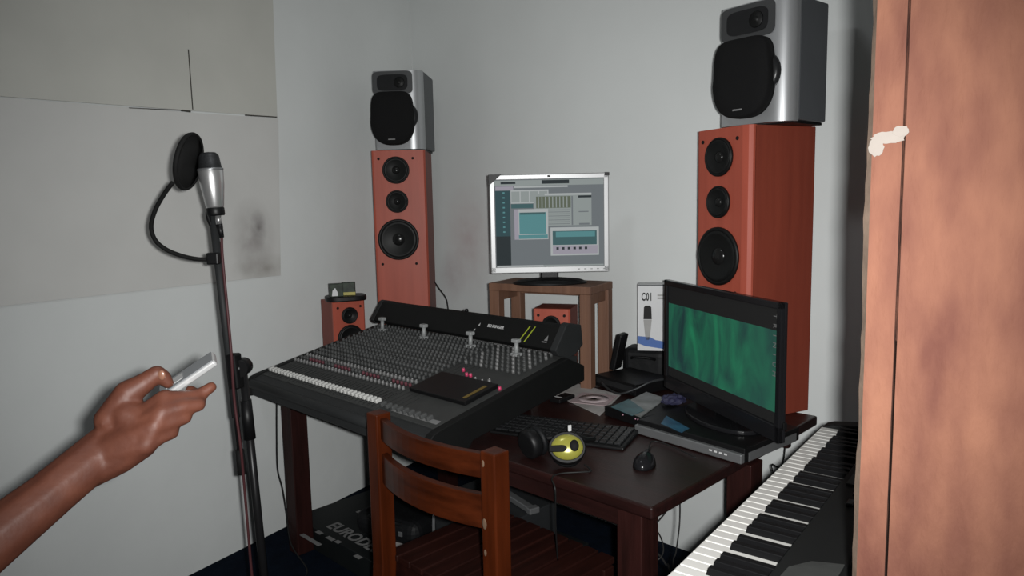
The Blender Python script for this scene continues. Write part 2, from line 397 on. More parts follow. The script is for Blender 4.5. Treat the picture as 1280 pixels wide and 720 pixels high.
# ------------------------------------------------------------------ desk
DW, DD_ = 2.06, 1.02
dk = empty('desk', desk(0, 0), RZ_DESK, 'long dark red-brown wooden table carrying the mixing console and monitors', 'desk')
B('desk_wood').box((-DW / 2, DD_ / 2, .733), (DW, DD_, .034), bev=.006).build('tabletop', parent=dk)
B('desk_wood').box((-DW / 2 - .02, .05, .686), (DW - .2, .024, .064)).build('apron', parent=dk)
B('desk_wood').box((-DW / 2, DD_ - .06, .676), (DW - .14, .024, .08)).build('apron', parent=dk)
B('desk_wood').box((-DW + .085, DD_ / 2, .676), (.024, DD_ - .14, .08)).build('apron', parent=dk)
for x, y in ((-.095, .075), (-1.853, .05), (-.03, .545), (-1.9, .94)):
    B('leg_wood').box((x, y, .358), (.078, .078, .716), bev=.003).build('leg', parent=dk)

# ------------------------------------------------------------------ tower loudspeakers
def driver(parent, x, z, r, y, bright=.0):
    q = r / .1
    d = B('cone_rim').lathe([(r, 0), (r, .006), (r * .95, .010), (r * .88, .0095), (r * .86, .004), (r * .86, 0)], (x, y, z), (0, -1, 0), seg=44).build('driver', parent=parent)
    B('cone').lathe([(r * .87, .0085), (r * .82, .0115), (r * .76, .0105), (r * .72, .0085), (r * .30, .0015)], (x, y, z), (0, -1, 0), seg=44, caps=False).build('cone', parent=d)
    B('dust_cap').lathe([(r * .30, .0015), (r * .27, .0055), (r * .16, .0095), (r * .06, .011), (0, .0113)], (x, y, z), (0, -1, 0), seg=32, caps=False).build('dust_cap', parent=d)
    return d
def tower(loc, rz, label, w=.25, dp=.30, h=1.0, base=0):
    t = empty('floor_speaker', loc, rz, label, 'speaker', 'tall cherry red tower speakers')
    c = MB().m('cherry_shaded'); c.box((0, dp / 2 + .012, h / 2), (w, dp - .024, h), bev=.003)
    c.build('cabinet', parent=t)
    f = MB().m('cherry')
    # front baffle with holes would hide behind the drivers: one rounded board
    f.prism([(-w / 2, .012, 0), (-w / 2 + .004, .002, 0), (-w / 2 + .012, 0, 0), (w / 2 - .03, 0, 0), (w / 2 - .008, .006, 0), (w / 2, .018, 0), (w / 2, .03, 0), (-w / 2, .03, 0)], (0, 0, h), bev=0)
    f.build('baffle', parent=t)
    driver(t, -.012, h - .096, .066, -.0005)
    driver(t, -.012, h - .248, .055, -.0005)
    driver(t, -.012, h - .434, .101, -.0005)
    for px, pz in ((-.095, h - .040), (.072, h - .040), (-.095, h - .555), (.072, h - .555)):
        B('matte_black').lathe([(.0065, .002), (.0065, -.004), (.003, -.004), (.003, -.001)], (px, -.0005, pz), (0, -1, 0), seg=14).build('grille_peg', parent=t)
    return t
def rot_for(theta): return -R(theta)
# right: depth axis 62 degrees to the right of straight ahead
th = 64; fr = at_y(937, 157, 2.36); xa = Vector((math.cos(R(th)), -math.sin(R(th)), 0)); ya = Vector((math.sin(R(th)), math.cos(R(th)), 0))
P = Vector((fr.x, fr.y, .75)) - xa * .125
twr = tower((P.x, P.y, .75), rot_for(th), 'tall cherry red tower speaker on the right behind the black television', h=.990)
pl = at_y(496, 188, 3.56)
twl = tower((pl.x + .004, pl.y, .75), 0, 'tall cherry red tower speaker in the room corner behind the console', h=1.022, w=.262)

# ------------------------------------------------------------------ silver hi-fi speakers on the towers
def hifi(loc, rz, label, w=.25, dp=.24, h=.385):
    t = empty('hifi_speaker', loc, rz, label, 'speaker', 'silver hi-fi speakers on the towers')
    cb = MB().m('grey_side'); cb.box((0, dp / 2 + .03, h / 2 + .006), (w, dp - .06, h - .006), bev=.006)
    cb.build('cabinet', parent=t)
    # silver front: flat face, right cheek curving back into the side
    pr = [(-w / 2, .05), (-w / 2, .008), (-w / 2 + .008, 0), (w * .22, -.004)]
    for k in range(1, 25):
        a = k / 24 * math.pi / 2; pr.append((w * .22 + (w * .28) * math.sin(a), -.004 + .05 * (1 - math.cos(a))))
    pr.append((w / 2, .06)); pr.append((-w / 2, .06))
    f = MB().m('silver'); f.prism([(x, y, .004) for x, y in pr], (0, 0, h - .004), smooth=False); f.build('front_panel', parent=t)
    # tweeter panel
    tw = MB().m('tweeter_panel')
    def rr(cx, cz, a, b, ex, n=40): return [(cx + a * math.copysign(abs(math.cos(2 * math.pi * k / n)) ** (2 / ex), math.cos(2 * math.pi * k / n)), 0, cz + b * math.copysign(abs(math.sin(2 * math.pi * k / n)) ** (2 / ex), math.sin(2 * math.pi * k / n))) for k in range(n)]
    tw.m('silver_dark').prism([(x, -.0035, z) for x, y, z in rr(-.022, h - .058, .098, .054, 7)], (0, -.004, 0))
    tw.m('tweeter_panel').prism([(x, -.0075, z) for x, y, z in rr(-.022, h - .058, .075, .038, 4.5)], (0, -.003, 0))
    tp = tw.build('tweeter', parent=t)
    B('cone').lathe([(.026, 0), (.024, .003), (.012, .001), (.008, .006), (0, .008)], (.012, -.0105, h - .058), (0, -1, 0), seg=24).build('dome', parent=tp)
    # bulging black grille: superellipse, flat top, rounded bottom
    g = MB().m('grille_cloth'); n = 56; cz = .158; t2 = bmesh.new(); rings = []
    for s_, y in ((1.0, -.003), (1.0, -.030), (.985, -.040), (.95, -.046), (.6, -.052), (.2, -.054)):
        rg = []
        for k in range(n):
            a = 2 * math.pi * k / n; ca, sa = math.cos(a), math.sin(a)
            ex = 5.5 if sa > 0 else 2.7
            wx = .103 if sa > 0 else .106
            hz = .118 if sa > 0 else .135
            x = wx * math.copysign(abs(ca) ** (2 / ex), ca); z = hz * math.copysign(abs(sa) ** (2 / ex), sa)
            if sa > 0: x *= 1 - .10 * (z / hz) ** 2
            rg.append(t2.verts.new((-.024 + x * s_, y, cz + z * s_)))
        rings.append(rg)
    for A, Bq in zip(rings, rings[1:]):
        for k in range(n): t2.faces.new((A[k], A[(k + 1) % n], Bq[(k + 1) % n], Bq[k])).smooth = True
    t2.faces.new(rings[-1]).smooth = True; t2.faces.new(rings[0][::-1]); g._mk(t2)
    go = g.build('grille', parent=t)
    B('ink_grey').box((-.024, -.0525, .048), (.034, .002, .005)).build('badge', parent=go)
    # side wing of the woofer surround, right of the grille
    B('tweeter_panel').lathe([(.070, -.004), (.069, .006), (.060, .014), (0, .018)], (.028, -.004, .160), (0, -1, 0), seg=36).build('surround', parent=t)
    B('silver').lathe([(.010, 0), (.010, .006), (.006, .009), (0, .010)], (-.078, -.004, h - .124), (0, -1, 0), seg=20).build('button', parent=t)
    B('grey_plastic').box((-.01, -.006, h - .122), (.05, .004, .006), bev=.001).build('badge', parent=t)
    B('black_plastic').box((0, dp / 2 + .02, .004), (w * .9, dp * .8, .008)).build('foot_strip', parent=t)
    return t
th2 = 51; fr = at_y(985, 157, 2.3); xa2 = Vector((math.cos(R(th2)), -math.sin(R(th2)), 0))
tt = twr.location.z + .990
P = Vector((fr.x, fr.y, 0)) - xa2 * .125
hr = hifi((P.x, P.y, tt), rot_for(th2), 'silver hi-fi speaker with black bulging grille atop the right tower', dp=.235, h=.388)
th3 = 5; sl = at_y(527, 186, 3.56); xa3 = Vector((math.cos(R(th3)), -math.sin(R(th3)), 0))
hl = hifi((sl.x - .107, sl.y, .75 + 1.022), rot_for(th3), 'silver hi-fi speaker with black grille atop the left corner tower', dp=.30, h=.378, w=.235)

# ------------------------------------------------------------------ small cherry satellites
def satellite(loc, rz, label, w=.155, dp=.17, h=.315):
    t = empty('bookshelf_speaker', loc, rz, label, 'speaker', 'small cherry red bookshelf speakers')
    B('cherry_shaded').box((0, dp / 2 + .008, h / 2), (w, dp - .016, h), bev=.002).build('cabinet', parent=t)
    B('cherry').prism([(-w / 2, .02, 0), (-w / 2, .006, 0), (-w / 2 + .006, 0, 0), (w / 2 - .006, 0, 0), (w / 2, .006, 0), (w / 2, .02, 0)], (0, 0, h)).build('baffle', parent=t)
    driver(t, 0, h - .066, .039, -.0005); driver(t, 0, h - .172, .062, -.0005)
    for px, pz in ((-.055, h - .027), (.055, h - .027), (-.055, .03), (.055, .03)):
        B('matte_black').lathe([(.006, .002), (.006, -.003), (.003, -.003), (.003, -.001)], (px, -.0005, pz), (0, -1, 0), seg=12).build('grille_peg', parent=t)
    return t
sc_ = at_y(436, 376, 3.33)
sl_o = satellite((sc_.x, sc_.y, .75), R(33), 'small cherry red bookshelf speaker with a black tray on top, left of the console')
cs = at_y(689, 388, 2.93)
sc_o = satellite((cs.x, cs.y, .75), R(-17), 'small cherry red bookshelf speaker underneath the wooden monitor stand', w=.155, h=.318, dp=.16)
# tray and two little boxes on the left satellite
zt = .75 + .315; c0 = Matrix.Rotation(R(33), 3, 'Z')
def sat(x, y, z=0): return Vector((sc_.x, sc_.y, 0)) + c0 @ Vector((x, y, 0)) + Vector((0, 0, zt + z))
tag(MB().m('black_plastic').prism([(.095 * math.copysign(abs(math.cos(a)) ** .6, math.cos(a)), .07 * math.copysign(abs(math.sin(a)) ** .6, math.sin(a)), 0) for a in [2 * math.pi * k / 32 for k in range(32)]], (0, 0, .024), bev=.006).build('tray', loc=sat(.006, .055), rz=R(20)), 'flat black rounded tray on the small speaker left of the console', 'tray')
def film_box(x, y, rz, label, kind):
    o = empty('carton', sat(x, y, .0241), rz, label, 'box')
    B('sleeve_green').box((0, 0, .030), (.062, .045, .06), bev=.002).build('body', parent=o)
    if kind: B('white_card').prism([(-.022, -.023, .004), (.006, -.023, .004), (.004, -.023, .022), (-.006, -.023, .042), (-.018, -.023, .03)], (0, -.001, 0)).build('label', parent=o)
    else: B('sleeve_yellow').box((0, -.0005, .008), (.0625, .0455, .014)).build('label_strip', parent=o)
film_box(-.045, .04, R(20), 'little dark carton with a pale figure on the black tray', 1)
film_box(.022, .055, R(10), 'little dark carton with a yellow base band on the black tray', 0)

# ------------------------------------------------------------------ mixing console
CW, CD0, CD1 = 1.16, .655, 1.815
cn = empty('mixing_console', desk(-.165, (CD0 + CD1) / 2, .75), RZ_DESK, 'large dark grey mixing console with white faders and a raised meter bridge', 'mixing console')
YS, ZS, YE, ZE = .035, .083, .66, .207; SL = (ZE - ZS) / (YE - YS)
def surf(y): return ZS + SL * (y - YS)
body = MB().m('console')
hw = CW / 2
pf = [(0, .012), (0, .060), (.012, .074), (YS, ZS), (YE, ZE), (.715, ZE - .01), (.715, .115), (.175, .032), (.16, .012)]
body.prism([(-hw + .03, y, z) for y, z in pf], (CW - .06, 0, 0)).build('chassis', parent=cn)
for s in (-1, 1):
    ck = [(-.004, .006), (-.004, .062), (.012, .080), (YS, ZS + .006), (.63, surf(.63) + .006), (.72, .165), (.72, .110), (.17, .026), (.155, .006)]
    B('console_cheek').prism([(s * hw - (.03 if s > 0 else 0), y, z) for y, z in ck], (.03, 0, 0), bev=.003).build('side_cheek', parent=cn)
for x in (-.40, .33): B('console_cheek').box((x, .60, .055), (.10, .10, .11), bev=.004).build('riser', parent=cn)
for x in (-.45, .45): B('matte_black').box((x, .205, .0175), (.06, .05, .035), bev=.003).build('foot', parent=cn)
B('console').cyl((-hw + .03, .004, .055), (hw - .03, .004, .055), .018, seg=20).build('armrest', parent=cn)
surfm = MB().m('console_top')
surfm.prism([(-hw + .034, YS + .01, surf(YS + .01)), (hw - .034, YS + .01, surf(YS + .01)), (hw - .034, YE - .005, surf(YE - .005)), (-hw + .034, YE - .005, surf(YE - .005))], (0, 0, .003))
# strip gaps between the channels
surfm.m('console')
for k in range(33):
    x = -hw + .05 + k * .0265
    surfm.prism([(x - .0006, YS + .015, surf(YS + .015) + .003), (x + .0006, YS + .015, surf(YS + .015) + .003), (x + .0006, YE - .02, surf(YE - .02) + .003), (x - .0006, YE - .02, surf(YE - .02) + .003)], (0, 0, .0006))
surfm.m('ink_grey')
surfm.prism([(.30, YS + .03, surf(YS + .03) + .003), (hw - .05, YS + .03, surf(YS + .03) + .003), (hw - .05, YS + .05, surf(YS + .05) + .003), (.30, YS + .05, surf(YS + .05) + .003)], (0, 0, .001))
top = surfm.build('control_surface', parent=cn)
nrm = Vector((0, -SL, 1)).normalized(); tan = Vector((0, 1, SL)).normalized()
def onsurf(x, y, e=.003): return Vector((x, y, surf(y))) + nrm * e
rotS = Matrix((Vector((1, 0, 0)), tan, nrm)).transposed()
# white fader caps: one mesh, shared
fc = B('fader_white').box((0, 0, .007), (.0135, .023, .014), bev=.0025, rot=None)
fc0 = fc.build('fader_cap', parent=cn); fc0.rotation_euler = rotS.to_euler()
fm = fc0.data
xs0, xs1 = None, None
NX = 32
def lx(d): return (CD0 + CD1) / 2 - d
fx0, fx1 = lx(1.775), lx(1.035)
for k in range(NX):
    o = fc0 if k == 0 else fc0.copy()
    if k: COL.objects.link(o)
    o.parent = cn; o.location = onsurf(fx0 + (fx1 - fx0) * k / (NX - 1), .088)
fg = B('knob_grey').box((0, 0, .007), (.0135, .024, .014), bev=.0025).build('fader_cap', parent=cn); fg.rotation_euler = rotS.to_euler(); fg['label'] = 'grey fader cap'
for k in range(9):
    o = fg if k == 0 else fg.copy()
    if k: COL.objects.link(o)
    o.parent = cn; o.location = onsurf(fx1 + .045 + k * .030, .078)
# fader slots
sl_ = MB().m('matte_black')
for k in range(NX):
    x = fx0 + (fx1 - fx0) * k / (NX - 1)
    sl_.prism([onsurf(x - .0012, .06, .0031), onsurf(x + .0012, .06, .0031), onsurf(x + .0012, .165, .0031), onsurf(x - .0012, .165, .0031)], nrm * .0004)
sl_.build('fader_slot', parent=top)
# knobs
def knob_mesh(mb, c, r=.0068, h=.013, matn='knob_grey', line=True):
    mb.m(matn); mb.cyl(c, Vector(c) + nrm * h, r, r * .8, seg=10)
    if line: mb.m('knob_pale'); mb.box(Vector(c) + nrm * (h + .0006) + tan * (.4 * r), (.0018, r * .9, .0012), rot=rotS)
KX = [fx0 + (fx1 - fx0) * k / (NX - 1) for k in range(NX)]
rowsY = [.195, .225, .252, .285, .315, .345, .372, .402, .430, .458, .486, .514, .542, .570, .598, .626]
protos = {}
def knob_part(x, y, kind):
    if kind not in protos:
        mb = MB(); mb.m(kind); mb.cyl((0, 0, 0), (0, 0, .012), .0066, .0052, seg=10)
        mb.m('knob_pale' if kind != 'knob_pale' else 'ink_white'); mb.box((0, .0025, .0126), (.0018, .005, .0012))
        protos[kind] = mb.build('knob', parent=cn)
        o = protos[kind]
        if kind == 'knob_red': o['label'] = 'reddish knob'
        if kind == 'magenta': o['label'] = 'magenta knob'
    else:
        o = protos[kind].copy(); COL.objects.link(o)
    o.parent = cn; o.location = onsurf(x, y); o.rotation_euler = rotS.to_euler()
for j, y in enumerate(rowsY[:3]):
    for k, x in enumerate(KX): knob_part(x, y, ('knob_red' if (j == 1 and k % 8 > 2) else 'knob_pale' if j != 1 else 'knob_grey') if j < 3 else 'knob_grey')
rest = MB()
for j, y in enumerate(rowsY[3:]):
    for k, x in enumerate(KX):
        if x > lx(.80) - .02: continue
        knob_mesh(rest, onsurf(x, y), matn='knob_grey', line=(j % 3 != 1))
    for k in range(11):
        x = fx1 + .035 + k * .027
        if j > 5: knob_mesh(rest, onsurf(x, y), matn='knob_grey' if (j + k) % 3 else 'knob_pale', line=True)
ro = rest.build('knob_field', parent=cn); ro['kind'] = 'stuff'
for d_, y in ((.885, .375), (.905, .375), (.70, .335), (.95, .40)): knob_part(lx(d_), y, 'magenta')
for d_, y in ((.84, .355), (.80, .35), (.78, .365)): knob_part(lx(d_), y, 'knob_pale')
# dark blank plate lying in the master section
pl_ = MB().m('black_plastic'); x0, x1, y0, y1 = lx(1.0), lx(.715), .195, .345
pl_.prism([onsurf(x0, y0, .004), onsurf(x1, y0, .004), onsurf(x1, y1, .004), onsurf(x0, y1, .004)], nrm * .014, bev=.002)
pl_.m('ink_amber').prism([onsurf(x1 - .034, y0 + .02, .0182), onsurf(x1 - .02, y0 + .02, .0182), onsurf(x1 - .02, y1 - .03, .0182), onsurf(x1 - .034, y1 - .03, .0182)], nrm * .0006)
pl_.build('display_cover', parent=cn)
# meter bridge
BZ = .0
bp = [(.615, .222), (.600, .236), (.655, .312), (.668, .318), (.725, .305), (.735, .235), (.70, .222)]
br = B('console_cheek').prism([(-hw + .02, y, z) for y, z in bp], (CW - .075, 0, 0), bev=.003).build('meter_bridge', parent=cn)
br2 = B('console').prism([(hw - .055, y, z) for y, z in [(.608, .215), (.592, .236), (.652, .318), (.668, .325), (.735, .31), (.745, .235), (.70, .205), (.66, .198)]], (.03, 0, 0), bev=.003).build('end_cap', parent=br)
B('console').prism([(-hw - .0, y, z) for y, z in [(.612, .218), (.598, .236), (.654, .315), (.668, .321), (.73, .307), (.74, .235), (.70, .205)]], (.025, 0, 0), bev=.003).build('end_cap', parent=br)
for x in (-hw + .06, hw - .09): B('console_cheek').box((x, .685, .213), (.05, .05, .04)).build('support', parent=br)
B('black_plastic').lathe([(.008, 0), (.008, .010), (.005, .014), (0, .015)], (lx(1.23), .672, .314), (0, 0, 1), seg=14).build('knob', parent=br)
ft = Vector((0, .055, .076)).normalized(); fn = Vector((0, -.076, .055)).normalized()
def onbr(x, s, e=.0005): return Vector((x, .600, .236)) + ft * s + fn * e
lettering('BEHRINGER', .017, 'ink_white', br, basis(onbr(lx(1.075) + .01, .050), (1, 0, 0), ft, fn), bold=.0004)
mk = MB().m('ink_lime')
for k in range(2):
    x = lx(.875) + k * .026
    mk.prism([onbr(x, .012), onbr(x + .005, .012), onbr(x + .028, .078), onbr(x + .023, .078)], fn * .0006)
mk.m('ink_grey')
x = lx(.765); mk.prism([onbr(x, .022), onbr(x + .024, .022), onbr(x + .024, .026), onbr(x, .026)], fn * .0006); mk.prism([onbr(x + .008, .03), onbr(x + .024, .03), onbr(x + .018, .052)], fn * .0006)
mk.m('ink_white'); x = lx(1.115); mk.prism([onbr(x, .05), onbr(x + .008, .05), onbr(x + .006, .062)], fn * .0006); mk.prism([onbr(x - .016, .026), onbr(x - .006, .026), onbr(x - .007, .034)], fn * .0006)
mk.build('logo', parent=br)
# grey clips that carry the bridge
for d_ in (1.70, 1.405, 1.115, .865):
    x = lx(d_); y = .585; g = MB().m('grey_plastic'); p = onsurf(x, y)
    g.box(p + Vector((0, 0, .006)), (.034, .03, .012), bev=.003)
    g.cyl(p + Vector((0, 0, .008)), p + Vector((0, .002, .05)), .0085, .0075, seg=12)
    g.box(p + Vector((-.006, .006, .055)), (.03, .024, .014), bev=.003)
    g.build('bracket', parent=cn)
mb = MB().m('knob_pale')
for k in range(26):
    x = lx(1.35) + k * .026
    mb.box((x, .648, surf(.648) + .004), (.016, .006, .006))
mb.build('jack_strip', parent=cn)

# ------------------------------------------------------------------ wooden monitor stand and monitor
wa = Vector((math.cos(R(-30)), math.sin(R(-30)), 0)); da = Vector((-wa.y, wa.x, 0))
frp = at_h(738, 359, 1.166); SW, SD, SH = .475, .235, .416
st = empty('monitor_stand', Vector((frp.x, frp.y, .75)) - wa * SW / 2 + da * SD / 2, R(-30), 'brown wooden bench-like stand carrying the silver monitor', 'stand')
B('stool_wood').box((0, 0, SH - .016), (SW, SD, .032), bev=.003).build('top_board', parent=st)
for x in (-1, 1):
    for y in (-1, 1): B('stool_wood').box((x * (SW / 2 - .025), y * (SD / 2 - .0245), (SH - .032) / 2), (.048, .046, SH - .032), bev=.002).build('leg', parent=st)
    B('stool_wood').box((x * (SW / 2 - .025), 0, SH - .055), (.022, SD - .1, .045)).build('rail', parent=st)
B('stool_wood').box((0, SD / 2 - .03, SH - .048), (SW - .1, .018, .032)).build('rail', parent=st)

mY = 2.965; mbl = at_y(614, 342, mY); mtr = at_y(760, 214, mY); MW, MH = (at_y(762, 340, mY) - mbl).length, (at_y(611, 218, mY) - mbl).length
mc = (mbl + at_y(762, 340, mY)) / 2; ztop = .75 + SH
mo = empty('computer_monitor', (mc.x, mc.y + .045, ztop), R(-1.0), 'silver framed computer monitor showing music software, on the wooden stand', 'monitor')
zb = mc.z - ztop
fx = MB().m('grey_plastic'); fx.box((0, -.022, zb + MH / 2), (MW, .03, MH), bev=.004)
fr_ = fx.build('back_shell', parent=mo)
bz = MB().m('mon_silver'); bw = .019
y = -.040; bw2 = .024
bz.box((0, y, zb + MH - bw / 2 - .002), (MW - .006, .012, bw), bev=.002); bz.box((0, y, zb + bw2 / 2 + .002), (MW - .006, .012, bw2), bev=.002)
for s in (-1, 1): bz.box((s * (MW / 2 - bw / 2 - .003), y, zb + MH / 2), (bw, .012, MH - .008), bev=.002)
bzo = bz.build('bezel', parent=mo)
B('black_plastic').prism([(-MW / 2 - .001, y - .004, zb + MH - .045), (-MW / 2 - .001, y - .004, zb + MH + .001), (-MW / 2 + .052, y - .004, zb + MH + .001), (-MW / 2 + .03, y - .004, zb + MH - .018)], (0, -.004, 0), bev=.001).build('corner_guard', parent=mo)
B('black_plastic').prism([(MW / 2 - .018, y - .004, zb + MH - .012), (MW / 2 - .018, y - .004, zb + MH + .001), (MW / 2 + .001, y - .004, zb + MH + .001), (MW / 2 + .001, y - .004, zb + MH - .012)], (0, -.004, 0), bev=.001).build('corner_guard', parent=mo)
for k in range(5): B('grey_plastic').box((MW / 2 - .022 - k * .026, y - .006, zb + .014), (.008, .003, .004), bev=.001).build('button', parent=bzo)
B('ink_black').box((0, y - .006, zb + MH - .010), (.012, .001, .007)).build('logo', parent=bzo)
SW_, SH_ = MW - 2 * bw - .006, MH - bw - bw2 - .004; sx0, sz0 = -SW_ / 2, zb + bw2 + .002
scn = MB(); ylay = [-.0375]
def win(mt, u0, v0, u1, v1, lift=0):
    yy = -.0375 - lift * .0002
    scn.m(mt); scn.face([(sx0 + SW_ * u0, yy, sz0 + SH_ * (1 - v1)), (sx0 + SW_ * u1, yy, sz0 + SH_ * (1 - v1)), (sx0 + SW_ * u1, yy, sz0 + SH_ * (1 - v0)), (sx0 + SW_ * u0, yy, sz0 + SH_ * (1 - v0))])
def px(u): return (u - 130) / 610.
def py(v): return (v - 100) / 485.
def W(mt, a, b, c, d, l): win(mt, px(a), py(b), px(c), py(d), l)
win('scr_bg', 0, 0, 1, 1)
W('scr_pale', 130, 104, 740, 135, 1); W('scr_dark', 395, 106, 548, 126, 2); W('scr_dark', 165, 112, 248, 124, 2); W('scr_lilac', 135, 137, 235, 158, 1); W('scr_white', 240, 137, 540, 146, 1)
W('scr_darkteal', 133, 160, 216, 412, 1); W('scr_dark', 133, 412, 216, 582, 1)
for k in range(9): W('scr_teal', 174, 168 + k * 27, 186, 176 + k * 27, 2)
W('scr_white', 220, 158, 432, 232, 2)
for k in range(4): W('scr_pale', 224 + k * 52, 166, 270 + k * 52, 226, 3)
W('scr_tealdark', 222, 235, 345, 258, 2)
W('scr_pale', 348, 180, 672, 358, 4); W('scr_white', 410, 180, 672, 190, 5); W('scr_green', 362, 196, 556, 260, 5)
for k in range(9): W('scr_pale', 372 + k * 20, 198, 378 + k * 20, 258, 6)
for k in range(8): W('scr_bg', 430, 270 + k * 11, 550, 273 + k * 11, 5)
W('scr_bg', 560, 196, 568, 356, 5); W('scr_dark', 598, 194, 672, 206, 6); W('scr_bg', 600, 280, 655, 286, 6); W('scr_bg', 602, 346, 660, 356, 6)
W('scr_white', 238, 264, 428, 432, 7); W('scr_lilac', 238, 264, 262, 432, 8); W('scr_teal', 266, 282, 416, 402, 9); W('scr_tealdark', 270, 282, 412, 294, 10); W('scr_teal', 262, 406, 425, 428, 9)
W('scr_white', 440, 368, 712, 525, 11); W('scr_tealdark', 452, 388, 700, 466, 12); W('scr_teal', 470, 392, 690, 422, 13); W('scr_lilac', 452, 470, 705, 516, 12)
for k in range(6): W('scr_dark', 472 + k * 32, 478, 486 + k * 32, 492, 13)
W('scr_white', 135, 576, 398, 588, 2); W('scr_pale', 398, 576, 738, 584, 2)
scn.build('screen', parent=mo)
# foot and neck
B('black_plastic').lathe([(.155, 0), (.155, .006), (.13, .016), (.05, .024), (0, .025)], (.0, .0, 0), seg=40, sy=.62).build('base', parent=mo)
B('black_plastic').box((0, .028, zb / 2 + .05), (.075, .03, zb + .1), bev=.006).build('neck', parent=mo)

# ------------------------------------------------------------------ black television
tl, tr_ = at_y(834, 346, 2.575), at_y(985, 383, 1.92); bl = at_y(832, 478, 2.575); brr = at_y(975, 562, 1.92)
tx = Vector((tr_.x - tl.x + .0, tr_.y - tl.y, 0)).normalized(); TW = Vector((tr_.x - tl.x, tr_.y - tl.y)).length - .012
tb = (bl.z + brr.z) / 2; tt_ = (tl.z + tr_.z) / 2; TH = tt_ - tb
tc_ = (bl + brr) / 2; SLAB_T = .045
tv = empty('television', (tc_.x, tc_.y, .75 + SLAB_T), math.atan2(tx.y, tx.x), 'black flat television showing a green underwater picture', 'television')
z0 = tb - (.75 + SLAB_T)
B('black_gloss').box((0, .010, z0 + TH / 2), (TW, .012, TH), bev=.003).box((-.02, .030, z0 + TH / 2), (TW * .7, .03, TH * .7), bev=.006).build('shell', parent=tv)
bzz = MB().m('black_gloss'); e = .020
bzz.box((0, 0, z0 + TH - e / 2), (TW, .014, e), bev=.003); bzz.box((0, 0, z0 + .024), (TW, .014, .048), bev=.003)
for s in (-1, 1): bzz.box((s * (TW / 2 - e / 2), 0, z0 + TH / 2), (e, .014, TH), bev=.003)
bo = bzz.build('bezel', parent=tv)
ts = MB().m('tv_black'); yy = .0025
a0, a1, b0, b1 = -TW / 2 + e, TW / 2 - e, z0 + .048, z0 + TH - e; hh = b1 - b0
g0, g1 = b0 + hh * .10, b0 + hh * .81
for q0, q1, mn in ((b0, g0, 'tv_black'), (g0, g1, 'tv_green'), (g1, b1, 'tv_black')):
    ts.m(mn); ts.face([(a0, yy, q0), (a1, yy, q0), (a1, yy, q1), (a0, yy, q1)])
ts.build('screen', parent=tv)
_nt = M['tv_green'].node_tree; _b = _nt.nodes['Principled BSDF']; _src = _b.inputs['Emission Color'].links[0].from_socket
_tc = _nt.nodes.new('ShaderNodeTexCoord'); _mp = _nt.nodes.new('ShaderNodeMapping'); _mp.vector_type = 'TEXTURE'
_mp.inputs['Location'].default_value = (-.10, 0, (g0 + g1) / 2 + .03); _mp.inputs['Scale'].default_value = (.30, 1, .17)
_nt.links.new(_tc.outputs['Object'], _mp.inputs['Vector']); _ln = _nt.nodes.new('ShaderNodeVectorMath'); _ln.operation = 'LENGTH'; _nt.links.new(_mp.outputs['Vector'], _ln.inputs[0])
_mr = _nt.nodes.new('ShaderNodeMapRange'); _mr.inputs[1].default_value = .1; _mr.inputs[2].default_value = 1.3; _mr.inputs[3].default_value = 0; _mr.inputs[4].default_value = .72; _nt.links.new(_ln.outputs['Value'], _mr.inputs[0])
_mx = _nt.nodes.new('ShaderNodeMix'); _mx.data_type = 'RGBA'; _mx.inputs[7].default_value = (.018, .075, .068, 1)
_nt.links.new(_mr.outputs[0], _mx.inputs[0]); _nt.links.new(_src, _mx.inputs[6]); _nt.links.new(_mx.outputs[2], _b.inputs['Emission Color'])
for k, chh in enumerate('TRINIUM'):
    lettering(chh, .022, 'knob_pale', tv, basis((a1 - .024, yy - .0008, b1 - .022 - k * .027), (0, 0, -1), (1, 0, 0), (0, -1, 0)), name='lettering', align='CENTER', th=.0002)
# foot
B('black_gloss').prism([(.17 * math.cos(2 * math.pi * k / 40), .03 + .10 * math.sin(2 * math.pi * k / 40), 0) for k in range(40)], (0, 0, .014), bev=.004).build('base', parent=tv)
B('black_gloss').box((0, .045, z0 / 2 + .06), (.10, .03, z0 + .12), bev=.006).build('neck', parent=tv)
B('black_plastic').box((-TW / 2 - .003, .01, z0 + TH * .58), (.008, .012, .03), bev=.002).build('button', parent=tv)
B('black_plastic').box((TW / 2 + .003, .01, z0 + .05), (.008, .012, .02), bev=.002).build('button', parent=tv)

# ------------------------------------------------------------------ silver-lipped player under the television
sl0 = at_h(798, 537, .765); sl1 = at_h(924, 574, .765)
sx = Vector((sl1.x - sl0.x, sl1.y - sl0.y, 0)); SLW = sx.length; sx.normalize(); sy = Vector((-sx.y, sx.x, 0))
pc = (sl0 + sl1) / 2
dv = empty('disc_player', Vector((pc.x, pc.y, .75)) + sy * .16, math.atan2(sx.y, sx.x), 'black disc player with a silver front strip, under the television', 'player')
SLW *= 1.06
B('black_plastic').box((0, .0, .024), (SLW, .30, .042), bev=.003).build('case', parent=dv)
fs = B('steel').box((0, -.158, .017), (SLW, .018, .028), bev=.003).build('front_strip', parent=dv)
for k in range(4): B('ink_white').box((SLW * .24 + k * .017, -.1675, .02), (.009, .002, .005), bev=.0005).build('button', parent=fs)
B('steel').box((SLW / 2 + .0005, .0, .017), (.002, .26, .026)).build('side_plate', parent=dv)
for x, y in ((-.17, -.12), (.17, -.12), (-.17, .12), (.17, .12)): B('black_plastic').cyl((x, y, 0), (x, y, .004), .012, seg=12).build('foot', parent=dv)
